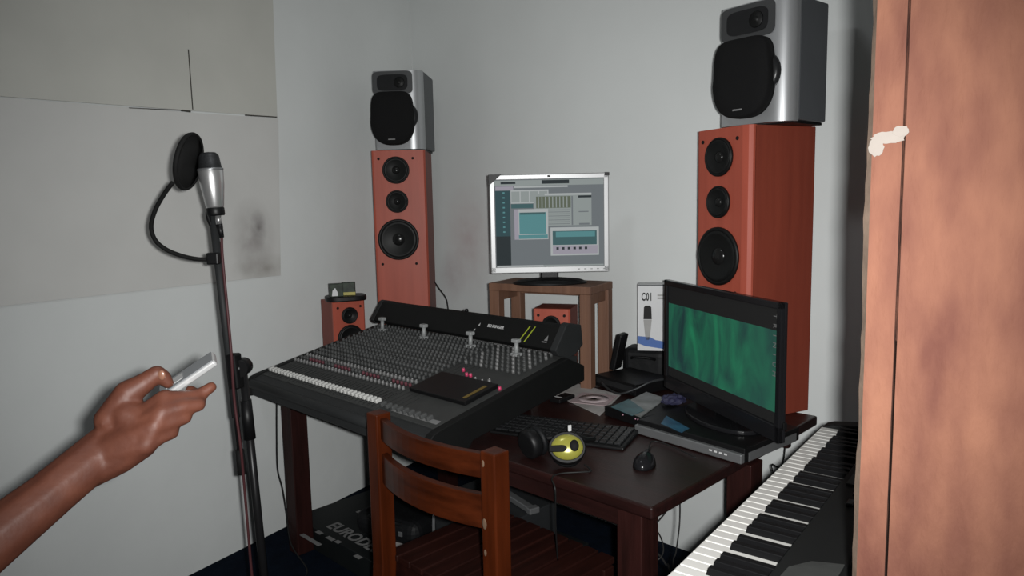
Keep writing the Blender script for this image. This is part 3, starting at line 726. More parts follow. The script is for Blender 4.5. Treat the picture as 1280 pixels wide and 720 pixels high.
# flat black audio unit with tiny lights behind it, papers on it
au0 = at_h(757, 514, .79); au1 = at_h(806, 530, .79); ax = Vector((au1.x - au0.x, au1.y - au0.y, 0)); AWd = ax.length; ax.normalize(); ay = Vector((-ax.y, ax.x, 0))
ac = (au0 + au1) / 2 + ay * .145 - ax * .055
au = empty('audio_interface', (ac.x, ac.y, .75), math.atan2(ax.y, ax.x), 'flat black audio unit with tiny pink lights, topped by magazines', 'audio unit')
B('black_plastic').box((0, 0, .0215), (AWd, .2, .035), bev=.003).build('case', parent=au)
for x in (.06, .0, .09): B('led_pink').lathe([(.0035, 0), (.003, .002), (0, .003)], (min(x, AWd / 2 - .02), -.1, .028), (0, -1, 0), seg=10).build('indicator_light', parent=au)
for x in (-1, 1):
    for y in (-1, 1): B('black_plastic').cyl((x * .1, y * .08, 0), (x * .1, y * .08, .005), .009, seg=10).build('foot', parent=au)
def sheet_at(name, mt, pxs, h, label, cat, th=.0015, parts=(), group=None):
    P = [at_h(x, y, h) for x, y in pxs]; c = sum(P, Vector()) / len(P)
    mb = MB().m(mt); mb.prism([p - c for p in P], (0, 0, -th if (P[1] - P[0]).cross(P[2] - P[0]).z < 0 else th))
    o = mb.build(name, loc=c); tag(o, label, cat, group)
    # keep the underside at h
    zs = [v.co.z for v in o.data.vertices]; o.location.z = h - min(zs)
    return o
HM = .7895
sheet_at('magazine', 'mag_grey', [(770, 510), (808, 491), (832, 499), (801, 522)], HM, 'grey glossy magazine on the flat black audio unit', 'magazine', .004)
sheet_at('leaflet', 'mag_teal', [(764, 509), (786, 499), (806, 513), (790, 520)], HM + .0042, 'small teal leaflet at the edge of the grey magazine', 'leaflet', .0012)
sheet_at('leaflet', 'mag_blue', [(826, 530), (833, 520), (862, 536), (852, 541)], HM + .0044, 'blue folded leaflet beside the silver-striped player', 'leaflet', .0012)
# crumpled violet wrapper
random.seed(9)
def crumple(name, mt, c, rx, ry, rz_, label, cat):
    mb = MB().m(mt); t = bmesh.new(); bmesh.ops.create_icosphere(t, subdivisions=3, radius=1)
    for v in t.verts:
        k = 1 + .22 * math.sin(v.co.x * 7 + 1) * math.sin(v.co.y * 9) + random.uniform(-.08, .08)
        v.co = Vector((v.co.x * rx * k, v.co.y * ry * k, max(v.co.z, -.55) * rz_ * k))
    mb._merge(t); o = mb.build(name, loc=c); zs = min(v.co.z for v in o.data.vertices); o.location.z -= zs; tag(o, label, cat); return o
vp = at_h(842, 499, .81)
crumple('wrapper', 'cloth_violet', (vp.x, vp.y, HM + .0045), .04, .03, .02, 'crumpled violet wrapper below the television screen', 'wrapper')

# papers left of it
sheet_at('paper_sheet', 'paper', [(690, 492), (722, 480), (776, 494), (750, 520)], .7505, 'pale paper sheet under the pinkish disc sleeve', 'paper')
ds = empty('disc_sleeve', at_h(742, 499, .753), R(-25), 'pinkish disc sleeve lying on the pale paper sheet', 'disc sleeve')
B('paper_pink').box((0, 0, .0012), (.145, .15, .002)).build('sleeve', parent=ds)
B('disc_print').lathe([(.058, 0), (.058, .0008), (.012, .0008), (.012, 0)], (0, 0, .0022), seg=36).build('disc', parent=ds)
cp = at_h(703, 497, .76)
ph = empty('mobile_phone', (cp.x, cp.y, .75), R(-40), 'small black mobile phone beside the pale papers', 'phone')
B('black_plastic').box((0, 0, .008), (.05, .10, .016), bev=.004).build('body', parent=ph); B('ink_white').box((-.005, -.02, .0163), (.03, .008, .001)).build('display', parent=ph)

# flat black receiver beside the stand
r0, r1 = at_h(742, 468, .80), at_h(793, 482, .80); rx = Vector((r1.x - r0.x, r1.y - r0.y, 0)); RWd = rx.length; rx.normalize(); ry = Vector((-rx.y, rx.x, 0)); rc = (r0 + r1) / 2 + ry * .105
rcv = empty('receiver', (rc.x, rc.y, .75), math.atan2(rx.y, rx.x), 'flat black receiver box right of the wooden monitor stand', 'receiver')
B('black_plastic').box((0, 0, .028), (RWd, .20, .046), bev=.003).build('case', parent=rcv)
B('tweeter_panel').box((0, -.1, .03), (RWd * .9, .003, .022), bev=.001).build('front_panel', parent=rcv)
for x in (-1, 1):
    for y in (-1, 1): B('black_plastic').cyl((x * .09, y * .07, 0), (x * .09, y * .07, .006), .009, seg=10).build('foot', parent=rcv)
# rounded black bag / box behind the television
bq = at_h(800, 452, .845)
bbx = empty('speaker_bag', (bq.x + .055, bq.y + .135, .75), R(-25), 'rounded black case beneath the white microphone box', 'case')
B('bag').box((0, 0, .0655), (.19, .13, .131), bev=.03, seg=4).build('body', parent=bbx); B('black_plastic').tube([(-.05, -.066, .09), (-.03, -.09, .10), (.03, -.09, .10), (.05, -.066, .09)], .006).build('handle', parent=bbx)
# white microphone carton
cb0 = at_y(797, 438, 2.96); cbt = at_y(797, 355, 2.96); CBH = cbt.z - .8815; CBW = .165
cbx = empty('microphone_box', (cb0.x + CBW / 2 + .004, 2.96 + .012, .8815), R(-12), 'white microphone carton with a printed picture and blue base', 'box')
B('white_card').box((0, 0, CBH / 2), (CBW, .07, CBH), bev=.002).build('carton', parent=cbx)
yq = -.0355
B('grey_side').box((0, yq + .0004, CBH - .004), (CBW, .001, .006)).build('edge_print', parent=cbx)
lettering('C01', .046, 'ink_black', cbx, basis((-.066, yq, CBH - .068), (1, 0, 0), (0, 0, 1), (0, -1, 0)), bold=.0012, xs=.52, sp=1.15)
for k, ww in enumerate((.052, .052)): B('card_grey').box((.022, yq, CBH - .046 - k * .012), (ww * .9, .0008, .007)).build('caption_print', parent=cbx)
mp_ = MB().m('ink_black')
mp_.prism([(-.056, yq, 0.183), (-.026, yq, 0.183), (-.024, yq, 0.133), (-.058, yq, 0.133)], (0, -.0008, 0)); mp_.prism([(-.05, yq, 0.190), (-.032, yq, 0.190), (-.026, yq, 0.183), (-.056, yq, 0.183)], (0, -.0008, 0))
mp_.m('card_grey').prism([(-.058, yq, 0.131), (-.024, yq, 0.131), (-.032, yq, 0.053), (-.050, yq, 0.053)], (0, -.0008, 0)); mp_.m('ink_grey').prism([(-.049, yq, 0.053), (-.033, yq, 0.053), (-.036, yq, 0.046), (-.046, yq, 0.046)], (0, -.0008, 0))
mp_.build('picture_print', parent=cbx)
B('card_blue').prism([(-.0825, yq, .032), (-.0825, yq, .062), (-.03, yq, .058), (-.008, yq, .046), (.03, yq, .040), (.0825, yq, .040), (.0825, yq, .001), (-.05, yq, .02)], (0, -.0008, 0)).build('base_print', parent=cbx)
B('paper_pink').prism([(.046 + .014 * (1 if k % 2 else .45) * math.cos(k * math.pi / 5), yq, .10 + .018 * (1 if k % 2 else .45) * math.sin(k * math.pi / 5)) for k in range(10)], (0, -.0006, 0)).build('star_print', parent=cbx)
# leaning slim black unit right of the stand
lq = at_y(769, 455, 2.97)
ln = empty('modem', (lq.x, lq.y, .8045), R(-35), 'slim black unit standing tilted on the flat black receiver', 'modem')
rl = Matrix.Rotation(R(13), 3, 'Y')
B('black_plastic').box(rl @ Vector((0, 0, .077)), (.026, .07, .154), rot=rl, bev=.005).build('case', parent=ln); B('steel').box(rl @ Vector((-.0135, -.015, .08)), (.002, .012, .12), rot=rl).build('trim_strip', parent=ln)

# ------------------------------------------------------------------ computer keyboards
def kbd(px_fl, px_fr, depth, label, h=.77, ncol=16):
    a, b = at_h(*px_fl, h), at_h(*px_fr, h); x = Vector((b.x - a.x, b.y - a.y, 0)); w = x.length; x.normalize(); y = Vector((-x.y, x.x, 0)); c = (a + b) / 2 + y * depth / 2
    k = empty('computer_keyboard', (c.x, c.y, .75), math.atan2(x.y, x.x), label, 'keyboard')
    B('black_plastic').prism([(-w / 2, -depth / 2, 0), (-w / 2, -depth / 2, .009), (-w / 2, depth / 2, .017), (-w / 2, depth / 2, 0)], (w, 0, 0), bev=.003).build('case', parent=k)
    ks = MB().m('tweeter_panel'); s = math.atan2(.008, depth); rx_ = Matrix.Rotation(s, 3, 'X')
    nr = 6
    for r in range(nr):
        for cidx in range(ncol):
            xx = -w / 2 + .012 + (cidx + .5) * (w - .024) / ncol; yy = -depth / 2 + .014 + (r + .5) * (depth - .028) / nr
            ks.box((xx, yy, .009 + .008 * (yy + depth / 2) / depth + .003), ((w - .024) / ncol * .84, (depth - .028) / nr * .82, .006), rot=rx_, bev=.0012, seg=1)
    ko = ks.build('key_block', parent=k); ko['kind'] = 'stuff'; return k
kbd((612, 536), (779, 558), .185, 'black computer keyboard lying partly under the mixing console', h=.765, ncol=18)

# ------------------------------------------------------------------ headphones
hc = at_h(709, 566, .80); hd = (CC - hc); hd.z = 0; hd.normalize()
hp = empty('headphones', (hc.x, hc.y, .75), 0, 'black headphones with a yellow-gold ear cup, lying near the front edge of the table', 'headphones')
cdir = Vector((-.06, -.86, .50)).normalized()
cc = Vector((0, 0, .066))
F_ = frame_z(cdir)
cup = B('black_plastic').lathe([(.046, -.034), (.052, -.028), (.053, -.006), (.050, 0)], cc, cdir, seg=36, sy=.86).build('ear_cup', parent=hp)
B('gold').lathe([(.046, 0), (.044, .006), (.034, .013), (.02, .0175), (0, .019)], cc, cdir, seg=40, sy=.80).build('cup_shell', parent=cup)
def oncup(u, v, e): return cc + F_ @ Vector((u, v, e))
bandm = MB().m('matte_black')
bandm.prism([oncup(x, y, .012) for x, y in ((-.050, -.016), (-.01, -.016), (-.002, -.012), (0, -.005), (-.004, .001), (-.014, .003), (-.050, .001))], F_ @ Vector((0, 0, .010)), bev=.0015)
bandm.build('yoke', parent=cup)
B('matte_black').lathe([(.0165, 0), (.016, .0045), (0, .005)], oncup(.020, .002, .0145), cdir, seg=24, sx=.8).build('pivot_cap', parent=cup)
oc = Vector((-.10, .10, .045)); odir = Vector((.75, .5, .15)).normalized()
cup2 = B('black_plastic').lathe([(.036, -.02), (.044, -.014), (.044, .012), (.036, .02)], oc, odir, seg=32).build('ear_cup', parent=hp)
B('bag').lathe([(.040, .0), (.046, .008), (.040, .018), (.022, .018)], oc + odir * .018, odir, seg=32).build('ear_pad', parent=cup2)
B('bag').lathe([(.042, 0), (.049, .008), (.042, .016), (.022, .016)], cc - cdir * .034, -cdir, seg=32).build('ear_pad', parent=cup)
B('black_plastic').tube([cc + F_ @ Vector((0, .046, -.012)), (.05, .04, .075), (.085, .10, .055), (.06, .165, .04), (-.02, .18, .035), (-.10, .16, .04), oc + Vector((-.01, .02, .03))], .0085, seg=10).build('headband', parent=hp)
B('ink_white').box(cc + Vector((.010, .03, .046)), (.010, .004, .018), rz=.3, bev=.001).build('white_glint', parent=hp)  # small white reflection by the headband, put in as a white chip
tag(B('cable_black').tube([hc + Vector((.05, .02, -.043)), hc + Vector((.065, -.02, -.046)), at_h(728, 590, .755), at_h(700, 592, .7545), at_h(690, 598, .7545), at_h(694, 612, .745) + Vector((0, -.006, 0)), at_h(694, 650, .62) + Vector((0, -.02, 0)), at_h(697, 700, .45)], .0022).build('headphone_cable'), 'thin black cable hanging over the table front below the headphones', 'cable')

# mouse
mp0 = at_h(806, 581, .75)
ms = empty('mouse', (mp0.x, mp0.y, .75), R(-25), 'black computer mouse near the right table edge', 'mouse')
mm = MB().m('black_gloss'); t = bmesh.new(); bmesh.ops.create_uvsphere(t, u_segments=24, v_segments=14, radius=1)
for v in t.verts:
    v.co = Vector((v.co.x * .031 * (1 - .12 * v.co.y), v.co.y * .053, max(v.co.z, 0) ** .9 * .036 if v.co.z > 0 else 0))
for f in t.faces: f.smooth = True
mm._mk(t); mm.build('shell', parent=ms)
B('tweeter_panel').cyl((-.004, .030, .027), (.004, .030, .027), .010, seg=16).build('scroll_wheel', parent=ms)
tag(B('cable_black').tube([mp0 + Vector((.02, .055, .012)), at_h(815, 552, .76), at_h(835, 556, .758), at_h(870, 572, .757)], .002).build('mouse_cable'), 'black mouse cable trailing toward the disc player', 'cable')

# ------------------------------------------------------------------ chair
hcx = .9
pL, pR = at_h(473, 515, hcx), at_h(618, 563, hcx)
cx = Vector((pR.x - pL.x, pR.y - pL.y, 0)); CWd = cx.length; cx.normalize(); cy = Vector((-cx.y, cx.x, 0)); cm = (pL + pR) / 2
ch = empty('wooden_chair', (cm.x, cm.y, 0), math.atan2(cx.y, cx.x), 'reddish-brown wooden chair with a slatted seat facing the table', 'chair')
PT = .052
for s in (-1, 1):
    p = MB().m('chair_wood'); x = s * CWd / 2
    p.prism([(x - PT / 2, -PT / 2 - .04, 0), (x - PT / 2, PT / 2 - .04, 0), (x - PT / 2, PT / 2, .44), (x - PT / 2, PT / 2 + 0, hcx), (x - PT / 2, -PT / 2, hcx), (x - PT / 2, -PT / 2, .44)], (PT, 0, 0), bev=.004)
    if s > 0:
        p.m('chair_wear')
        for (zz, yy, rr_) in ((.715, -.0265, .008), (.64, -.0265, .005), (.87, -.0265, .005)): p.ell((x - PT / 2 + .012, yy, zz), (rr_, .001, rr_ * 1.8), u=10, v=6)
    p.build('back_post', parent=ch)
def crail(zc, hh_, bow):
    r = MB().m('chair_rail_wood'); n = 14; w = CWd - PT + .01
    pts = []
    for k in range(n + 1):
        u = -1 + 2 * k / n; pts.append((u * w / 2, -bow * (1 - u * u)))
    poly = [(x, y - .011, zc - hh_ / 2) for x, y in pts] + [(x, y + .011, zc - hh_ / 2) for x, y in reversed(pts)]
    r.prism(poly, (0, 0, hh_), bev=.002); r.build('back_rail', parent=ch)
crail(.856, .063, .042); crail(.737, .088, .042)
SDp = .44
for k in range(9):
    w = (CWd + PT - .01) / 9
    B('seat_wood').box((-(CWd + PT) / 2 + .005 + (k + .5) * w, SDp / 2 + .02, .448), (w - .009, SDp, .02), bev=.003).build('seat_slat', parent=ch)
for y in (.045, SDp - .01): B('seat_wood').box((0, y, .408), (CWd - .02, .024, .06)).build('seat_rail', parent=ch)
for s in (-1, 1):
    B('seat_wood').box((s * CWd / 2, SDp / 2 + .01, .408), (.024, SDp - .05, .06)).build('seat_rail', parent=ch)
    B('seat_wood').box((s * CWd / 2, SDp - .015, .219), (.045, .045, .438), bev=.003).build('leg', parent=ch)
    B('chair_wood').box((s * CWd / 2, SDp / 2, .18), (.02, SDp - .03, .03)).build('stretcher', parent=ch)

# ------------------------------------------------------------------ carton and gear under the desk
bx = empty('shipping_carton', desk(.09, 1.41), RZ_DESK, 'big flat black carton lettered in grey, on the floor under the table', 'box')
bw_, bd_, bh_ = 1.16, .70, .10
B('box_card').box((0, bd_ / 2, bh_ / 2), (bw_, bd_, bh_), bev=.003).build('carton', parent=bx)
def onbox(d, n): return (1.41 - d, n - .09, bh_ + .0006)
X, Y_, Z_ = (1, 0, 0), (0, 1, 0), (0, 0, 1)
ed = at_h(412, 656, bh_); v = ed - desk(0, 0); en, edd = v.dot(DN), v.dot(DD)
lettering('EURODESK', .085, 'ink_grey', bx, basis(onbox(edd, en - .02), X, Y_, Z_), bold=.002)
def bar(px0, w, hgt, mt='ink_grey'):
    q = at_h(*px0, bh_) - desk(0, 0); o = onbox(q.dot(DD), q.dot(DN))
    return (o, w, hgt)
for px0, w, hg in (((377, 668), .15, .02), ((396, 664), .04, .02), ((409, 671), .05, .02), ((420, 676), .03, .02), ((447, 639), .10, .022), ((444, 694), .04, .02)):
    o, w, hg = bar(px0, w, hg); B('ink_grey').box((o[0] + w / 2, o[1], o[2]), (w, hg, .0008)).build('caption_print', parent=bx)
bg0 = desk(.33, 1.49)
bg = empty('black_bag', (bg0.x, bg0.y, bh_ + .001), R(-30), 'soft black bag lying on the flat black carton', 'bag')
B('bag').box((0, 0, .055), (.34, .24, .11), bev=.045, seg=4).build('body', parent=bg); B('bag').tube([(-.08, -.10, .09), (-.05, -.14, .115), (.05, -.14, .115), (.08, -.10, .09)], .009).build('handle', parent=bg)
B('steel').box((.09, -.121, .06), (.02, .006, .02), bev=.002).build('buckle', parent=bg)
rk0 = desk(.45, 1.035)
rk = empty('rack_unit', (rk0.x, rk0.y, bh_ + .001), RZ_DESK, 'grey metal rack unit on the carton behind the chair', 'rack unit')
B('rack_grey').box((0, .0, .12), (.40, .28, .24), bev=.004).build('case', parent=rk)
for s in (-1, 1): B('steel').tube([(s * .17, -.141, .06), (s * .17, -.17, .07), (s * .17, -.17, .17), (s * .17, -.141, .18)], .007).build('handle', parent=rk)
for x in (-.08, 0, .06): B('black_plastic').cyl((x, -.140, .12), (x, -.16, .12), .018, .016, seg=18).build('knob', parent=rk)
wc0 = at_h(500, 687, bh_ + .003)
tag(B('paper').box((0, 0, .0015), (.16, .11, .003)).build('paper_sheet', loc=(wc0.x, wc0.y, bh_ + .001), rz=RZ_DESK), 'light grey sheet on the carton in front of the black bag', 'paper')
# silver bar with a bent end lying on the rack unit
hr_ = bh_ + .2425
b0_, b1_ = at_h(633, 621, hr_), at_h(664, 641, hr_); dq = (b0_ - b1_).normalized()
sb = empty('metal_bracket', b1_, 0, 'silver metal bar with a bent end lying on the grey rack unit', 'bracket')
B('steel').box(dq * .15 + Vector((0, 0, .013)), (.30, .03, .024), rz=math.atan2(dq.y, dq.x), bev=.004).build('bar', parent=sb)
B('steel').box(Vector((.006, 0, .012)), (.03, .045, .024), rz=math.atan2(dq.y, dq.x), bev=.004).build('bent_end', parent=sb)

# ------------------------------------------------------------------ microphone stand group
pt_ = at_y(303.5, 463, 2.1); pb = at_y(329, 720, 2.1); dirp = (pb - pt_).normalized(); tf = pt_.z / -dirp.z; base = pt_ + dirp * tf
ms0 = empty('microphone_stand', (base.x, base.y, 0), 0, 'black microphone boom stand with a steep boom, in front of the console', 'microphone stand')
def L(P): return P - Vector((base.x, base.y, 0))
B('pole_black').cyl(L(base + Vector((0, 0, .12))), L(pt_), .0125, .0125, seg=20).build('lower_pole', parent=ms0)
gr0 = pt_ + dirp * .09; B('black_plastic').cyl(L(gr0), L(gr0 + dirp * .12), .0165, .0185, seg=20).build('height_clutch', parent=ms0)
hub = L(base + Vector((0, 0, .14)))
B('black_plastic').cyl(hub - Vector((0, 0, .05)), hub + Vector((0, 0, .03)), .022, seg=20).build('leg_hub', parent=ms0)
for k in range(3):
    a = R(20 + 120 * k); e = Vector((.30 * math.cos(a), .30 * math.sin(a), .012)); lg = B('pole_black').cyl(hub + Vector((.015 * math.cos(a), .015 * math.sin(a), -.02)), e, .009, seg=14).build('leg', parent=ms0)
    B('matte_black').cyl(e - Vector((.02 * math.cos(a), .02 * math.sin(a), -.001)), e + Vector((.01 * math.cos(a), .01 * math.sin(a), 0)), .0125, seg=14).build('rubber_foot', parent=lg)
bt, bb_ = at_y(266, 268, 2.085), at_y(303, 592, 2.075)
boom = B('pole_black').cyl(L(bt), L(bb_), .0085, seg=16).build('boom', parent=ms0)
ub = (bb_ - bt).normalized()
g0 = at_y(299.5, 562, 2.076); B('matte_black').cyl(L(g0), L(g0 + ub * .075), .0125, .0135, seg=18).build('counterweight', parent=boom)
B('console').cyl(L(bt), L(bt + ub * .60), .0115, seg=16).build('boom_sleeve', parent=boom)
s0, s1 = at_y(285.5, 440, 2.078), at_y(297, 486, 2.078)
B('black_plastic').box(L((s0 + s1) / 2) + Vector((.006, 0, -.002)), (.034, .034, .105), rot=frame_z(-ub), bev=.006).build('boom_clamp', parent=ms0)
kn = pt_ + Vector((-.002, 0, .01))
B('black_plastic').cyl(L(kn) + Vector((0, .02, 0)), L(kn) + Vector((0, -.028, 0)), .026, .026, seg=22).build('pivot', parent=ms0)
B('steel').lathe([(.007, 0), (.006, .004), (0, .005)], L(kn) + Vector((-.002, -.028, .002)), (0, -1, 0), seg=14).build('bolt', parent=ms0)
B('black_plastic').cyl(L(pt_), L((s0 + s1) / 2), .013, seg=14).build('pivot_arm', parent=ms0)

# microphone
m0, m1 = at_y(269, 260, 2.07), at_y(260, 190, 2.07); um = (m1 - m0).normalized(); ML = (m1 - m0).length
mic = empty('condenser_microphone', m0, 0, 'silver condenser microphone with a dark grille at the top of the boom', 'microphone')
B('mic_silver').lathe([(0, 0), (.0225, 0), (.0245, .004), (.0325, ML * .42), (.0345, ML * .66), (.034, ML * .67), (0, ML * .67)], (0, 0, 0), um, seg=36).build('body', parent=mic)
B('mic_grille').lathe([(.032, ML * .70), (.0315, ML * .70), (.0275, ML * .93), (.020, ML * .985), (0, ML)], (0, 0, 0), um, seg=32).build('grille', parent=mic)
B('steel').lathe([(.034, ML * .665), (.0352, ML * .675), (.0352, ML * .70), (.033, ML * .71)], (0, 0, 0), um, seg=36).build('ring', parent=mic)
B('black_plastic').lathe([(.0225, -.022), (.0245, -.018), (.0245, -.002), (.0215, .004), (0, .004)], (0, 0, 0), um, seg=28).build('mount_ring', parent=mic)
B('black_plastic').tube([um * -.012 + Vector((-.022, 0, 0)), um * -.03 + Vector((-.024, .004, 0)), bt - m0 + ub * .04 + Vector((-.004, 0, 0))], .007).build('swivel', parent=mic)
B('mic_silver').cyl(um * -.022 + Vector((.006, -.004, 0)), um * -.046 + Vector((.007, -.004, 0)), .0085, seg=16).build('plug', parent=mic)
B('black_plastic').cyl(um * -.046 + Vector((.007, -.004, 0)), um * -.085 + Vector((.010, -.004, 0)), .0095, .006, seg=16).build('plug_sleeve', parent=mic)
cab = [m0 + um * -.08 + Vector((.010, -.004, 0)), at_y(278, 320, 2.06), at_y(284.5, 390, 2.055), at_y(289, 440, 2.04), at_y(293, 500, 2.05), at_y(301, 560, 2.05), at_y(305.5, 610, 2.07), at_y(309, 650, 2.075), at_y(315, 720, 2.08)]
lp = cab[-1]; cab += [Vector((lp.x + .01, lp.y, .2)), Vector((lp.x + .02, lp.y - .05, .03)), Vector((lp.x - .1, lp.y - .1, .006)), Vector((lp.x - .4, lp.y + .0, .006))]
tag(B('cable_red').tube(cab, .0042, seg=8).build('microphone_cable'), 'dark reddish cable running down the microphone stand', 'cable')

# pop filter
pcn = at_y(236, 202, 2.0)
nrmv = Vector((.97, .0, -.24)).normalized(); upv = Vector((.24, 0, 1)).normalized()
pf_ = empty('pop_filter', pcn, 0, 'round black pop filter on a curved gooseneck before the microphone', 'pop filter')
rp = .0785; Fp = frame_z(nrmv, upv)
ring = [Fp @ Vector((rp * math.cos(2 * math.pi * k / 40), rp * math.sin(2 * math.pi * k / 40), 0)) for k in range(41)]
B('matte_black').lathe([(rp * .93, -.006), (rp, -.006), (rp * 1.03, 0), (rp, .006), (rp * .93, .006), (rp * .93, -.006)], (0, 0, 0), nrmv, seg=48, up=upv).build('hoop', parent=pf_)
B('pop_cloth').lathe([(0, -.003), (rp * .95, -.003), (rp * .95, .003), (0, .003)], (0, 0, 0), nrmv, seg=48, up=upv).build('mesh_screen', parent=pf_)
gp = [(216, 228), (205, 243), (194, 263), (189, 283), (194, 300), (208, 312), (228, 320), (248, 324), (264, 324)]
GP = [at_y(x, y, 2.0 + .07 * i / 8) for i, (x, y) in enumerate(gp)]
gn = MB().m('matte_black').tube([p - pcn for p in GP], .0062, seg=10).build('gooseneck', parent=pf_)
B('black_plastic').box(at_y(268, 323, 2.075) - pcn, (.034, .035, .034), bev=.004).build('clamp', parent=pf_)

# ------------------------------------------------------------------ piano keyboard
pnear, pfar = at_h(838, 715, .95), at_h(1030, 530, .95)
pk = (pnear - pfar); pk.z = 0; pk.normalize(); pyv = Vector((-pk.y, pk.x, 0))
pfar = pfar + pk * .022
kb = empty('piano_keyboard', Vector((pfar.x, pfar.y, .87)), math.atan2(pk.y, pk.x), 'black electronic piano keyboard slanting down to the doorway', 'piano keyboard')
WK = .0240; NW = 36; LK = WK * NW; KL = .128; KD = .240
c_ = MB().m('piano_black')
c_.prism([(-.045, .004, 0), (-.045, .004, .060), (-.045, KL + .004, .060), (-.045, KL + .004, .100), (-.045, KD - .02, .106), (-.045, KD, .09), (-.045, KD, 0)], (LK + .09, 0, 0), bev=.003)
c_.build('case', parent=kb)
for x in (-.0235, LK + .0235): B('piano_black').prism([(x - .0215, 0, .03), (x - .0215, 0, .078), (x - .0215, .02, .086), (x - .0215, KL + .01, .100), (x - .0215, KL + .01, .03)], (.043, 0, 0), bev=.004).build('end_block', parent=kb)
kw = B('key_white').box((0, KL / 2, .069), (WK - .0020, KL, .020), bev=.0014).build('white_key', parent=kb)
for k in range(NW):
    o = kw if k == 0 else kw.copy()
    if k: COL.objects.link(o)
    o.parent = kb; o.location = ((k + .5) * WK, 0, 0)
kbk = B('key_black').prism([(-.0062, .044, .076), (-.0050, .049, .0915), (-.0050, KL, .0915), (-.0062, KL, .076)], (.0124, 0, 0), bev=.001)
kbk = kbk.build('black_key', parent=kb); first = True
for k in range(NW - 1):
    if k % 7 in (2, 6): continue
    o = kbk if first else kbk.copy()
    if not first: COL.objects.link(o)
    first = False; o.parent = kb; o.location = ((k + 1) * WK + (-.0015 if k % 7 in (0, 3) else .0015 if k % 7 in (1, 5) else 0), 0, 0)
B('piano_grey').prism([(LK * .86, KL + .045, .1015), (LK * .90, KL + .022, .101), (LK * 1.02, KL + .016, .101), (LK * 1.02, KD - .024, .1055), (LK * .85, KD - .024, .1055)], (0, 0, .003), bev=.001).build('speaker_grille', parent=kb)
pan = MB().m('tweeter_panel')
for k in range(9): pan.box((.1 + k * .05, KL + .045, .106), (.024, .012, .006), bev=.002)
pan.build('button_row', parent=kb)
B('piano_grey').box((.36, KL + .03, .1035), (.10, .025, .005), bev=.001).build('display', parent=kb)
sd = empty('keyboard_stand', Vector((pfar.x, pfar.y, 0)), math.atan2(pk.y, pk.x), 'black folding stand carrying the piano keyboard', 'stand')
for x in (.2, .72):
    for s in (0, 1):
        a, b = (x, .03, .86), (x + .02 * s, KD - .02, .03)
        if s: a, b = (x + .02, KD - .03, .86), (x + .02, .03, .03)
        B('pole_black').cyl(a, b, .012, seg=14).build('leg', parent=sd)
    B('matte_black').box((x + .01, KD / 2, .862), (.045, KD - .02, .016), bev=.003).build('rest_bar', parent=sd)
    B('matte_black').box((x + .01, KD / 2 - .002, .012), (.05, KD - .01, .024), bev=.004).build('foot_bar', parent=sd)
B('pole_black').cyl((.2, KD / 2, .44), (.75, KD / 2, .44), .010, seg=14).build('crossbar', parent=sd)

# ------------------------------------------------------------------ cables
def cable(pts, r, label, mt='cable_black', name='cable'): return tag(B(mt).tube(pts, r, seg=7).build(name), label, 'cable')
yq = lambda x, y, Y: at_y(x, y, Y)
cable([desk(.07, .06, .70), yq(838, 622, 1.80), yq(832, 640, 1.80), yq(815, 660, 1.82), yq(799, 678, 1.84), yq(800, 690, 1.85), yq(820, 700, 1.86), yq(829, 690, 1.86), yq(826, 672, 1.86), yq(812, 650, 1.85), yq(806, 638, 1.85), desk(.11, .05, .70)], .0022, 'looped thin black cable hanging below the right table corner')
cable([desk(.20, .045, .70), yq(850, 640, 1.93), yq(849, 660, 1.93), yq(845, 690, 1.93), yq(841, 710, 1.93), desk(.22, .08, .25), desk(.25, .1, .01)], .0022, 'straight black cable hanging below the right table edge')
cable([yq(806, 650, 1.89), yq(800, 664, 1.88), yq(804, 680, 1.88), yq(822, 692, 1.88), yq(832, 705, 1.88), yq(838, 722, 1.88), desk(.12, -.02, .2), desk(.2, 0, .01)], .0032, 'thicker black cable sagging from behind the table leg')
cable([yq(543, 352, 3.62), yq(550, 362, 3.70), yq(557, 372, 3.72), yq(560, 384, 3.74), desk(.96, 1.85, .76)], .0028, 'black cable drooping behind the left tower speaker')
cable([yq(988, 520, 2.55), yq(983, 545, 2.5), yq(980, 572, 2.45), yq(976, 585, 2.4), yq(966, 590, 2.35), desk(.8, -.1, .3), desk(.7, -.1, .01)], .0022, 'thin wire hanging below the right tower speaker')
cable([yq(346, 500, 3.06), yq(346, 540, 3.06), yq(347, 585, 3.06), yq(353, 610, 3.06), yq(358, 640, 3.05), yq(364, 680, 2.95), yq(384, 712, 2.85), desk(-.1, 1.6, .01)], .003, 'thin black cable running down the left table leg')
cable([yq(752, 478, 2.76), yq(760, 486, 2.70), yq(775, 492, 2.62), yq(795, 486, 2.6), yq(812, 478, 2.6), yq(832, 474, 2.62), yq(850, 474, 2.68)], .004, 'grey cable curving in front of the black receiver', 'rack_grey')
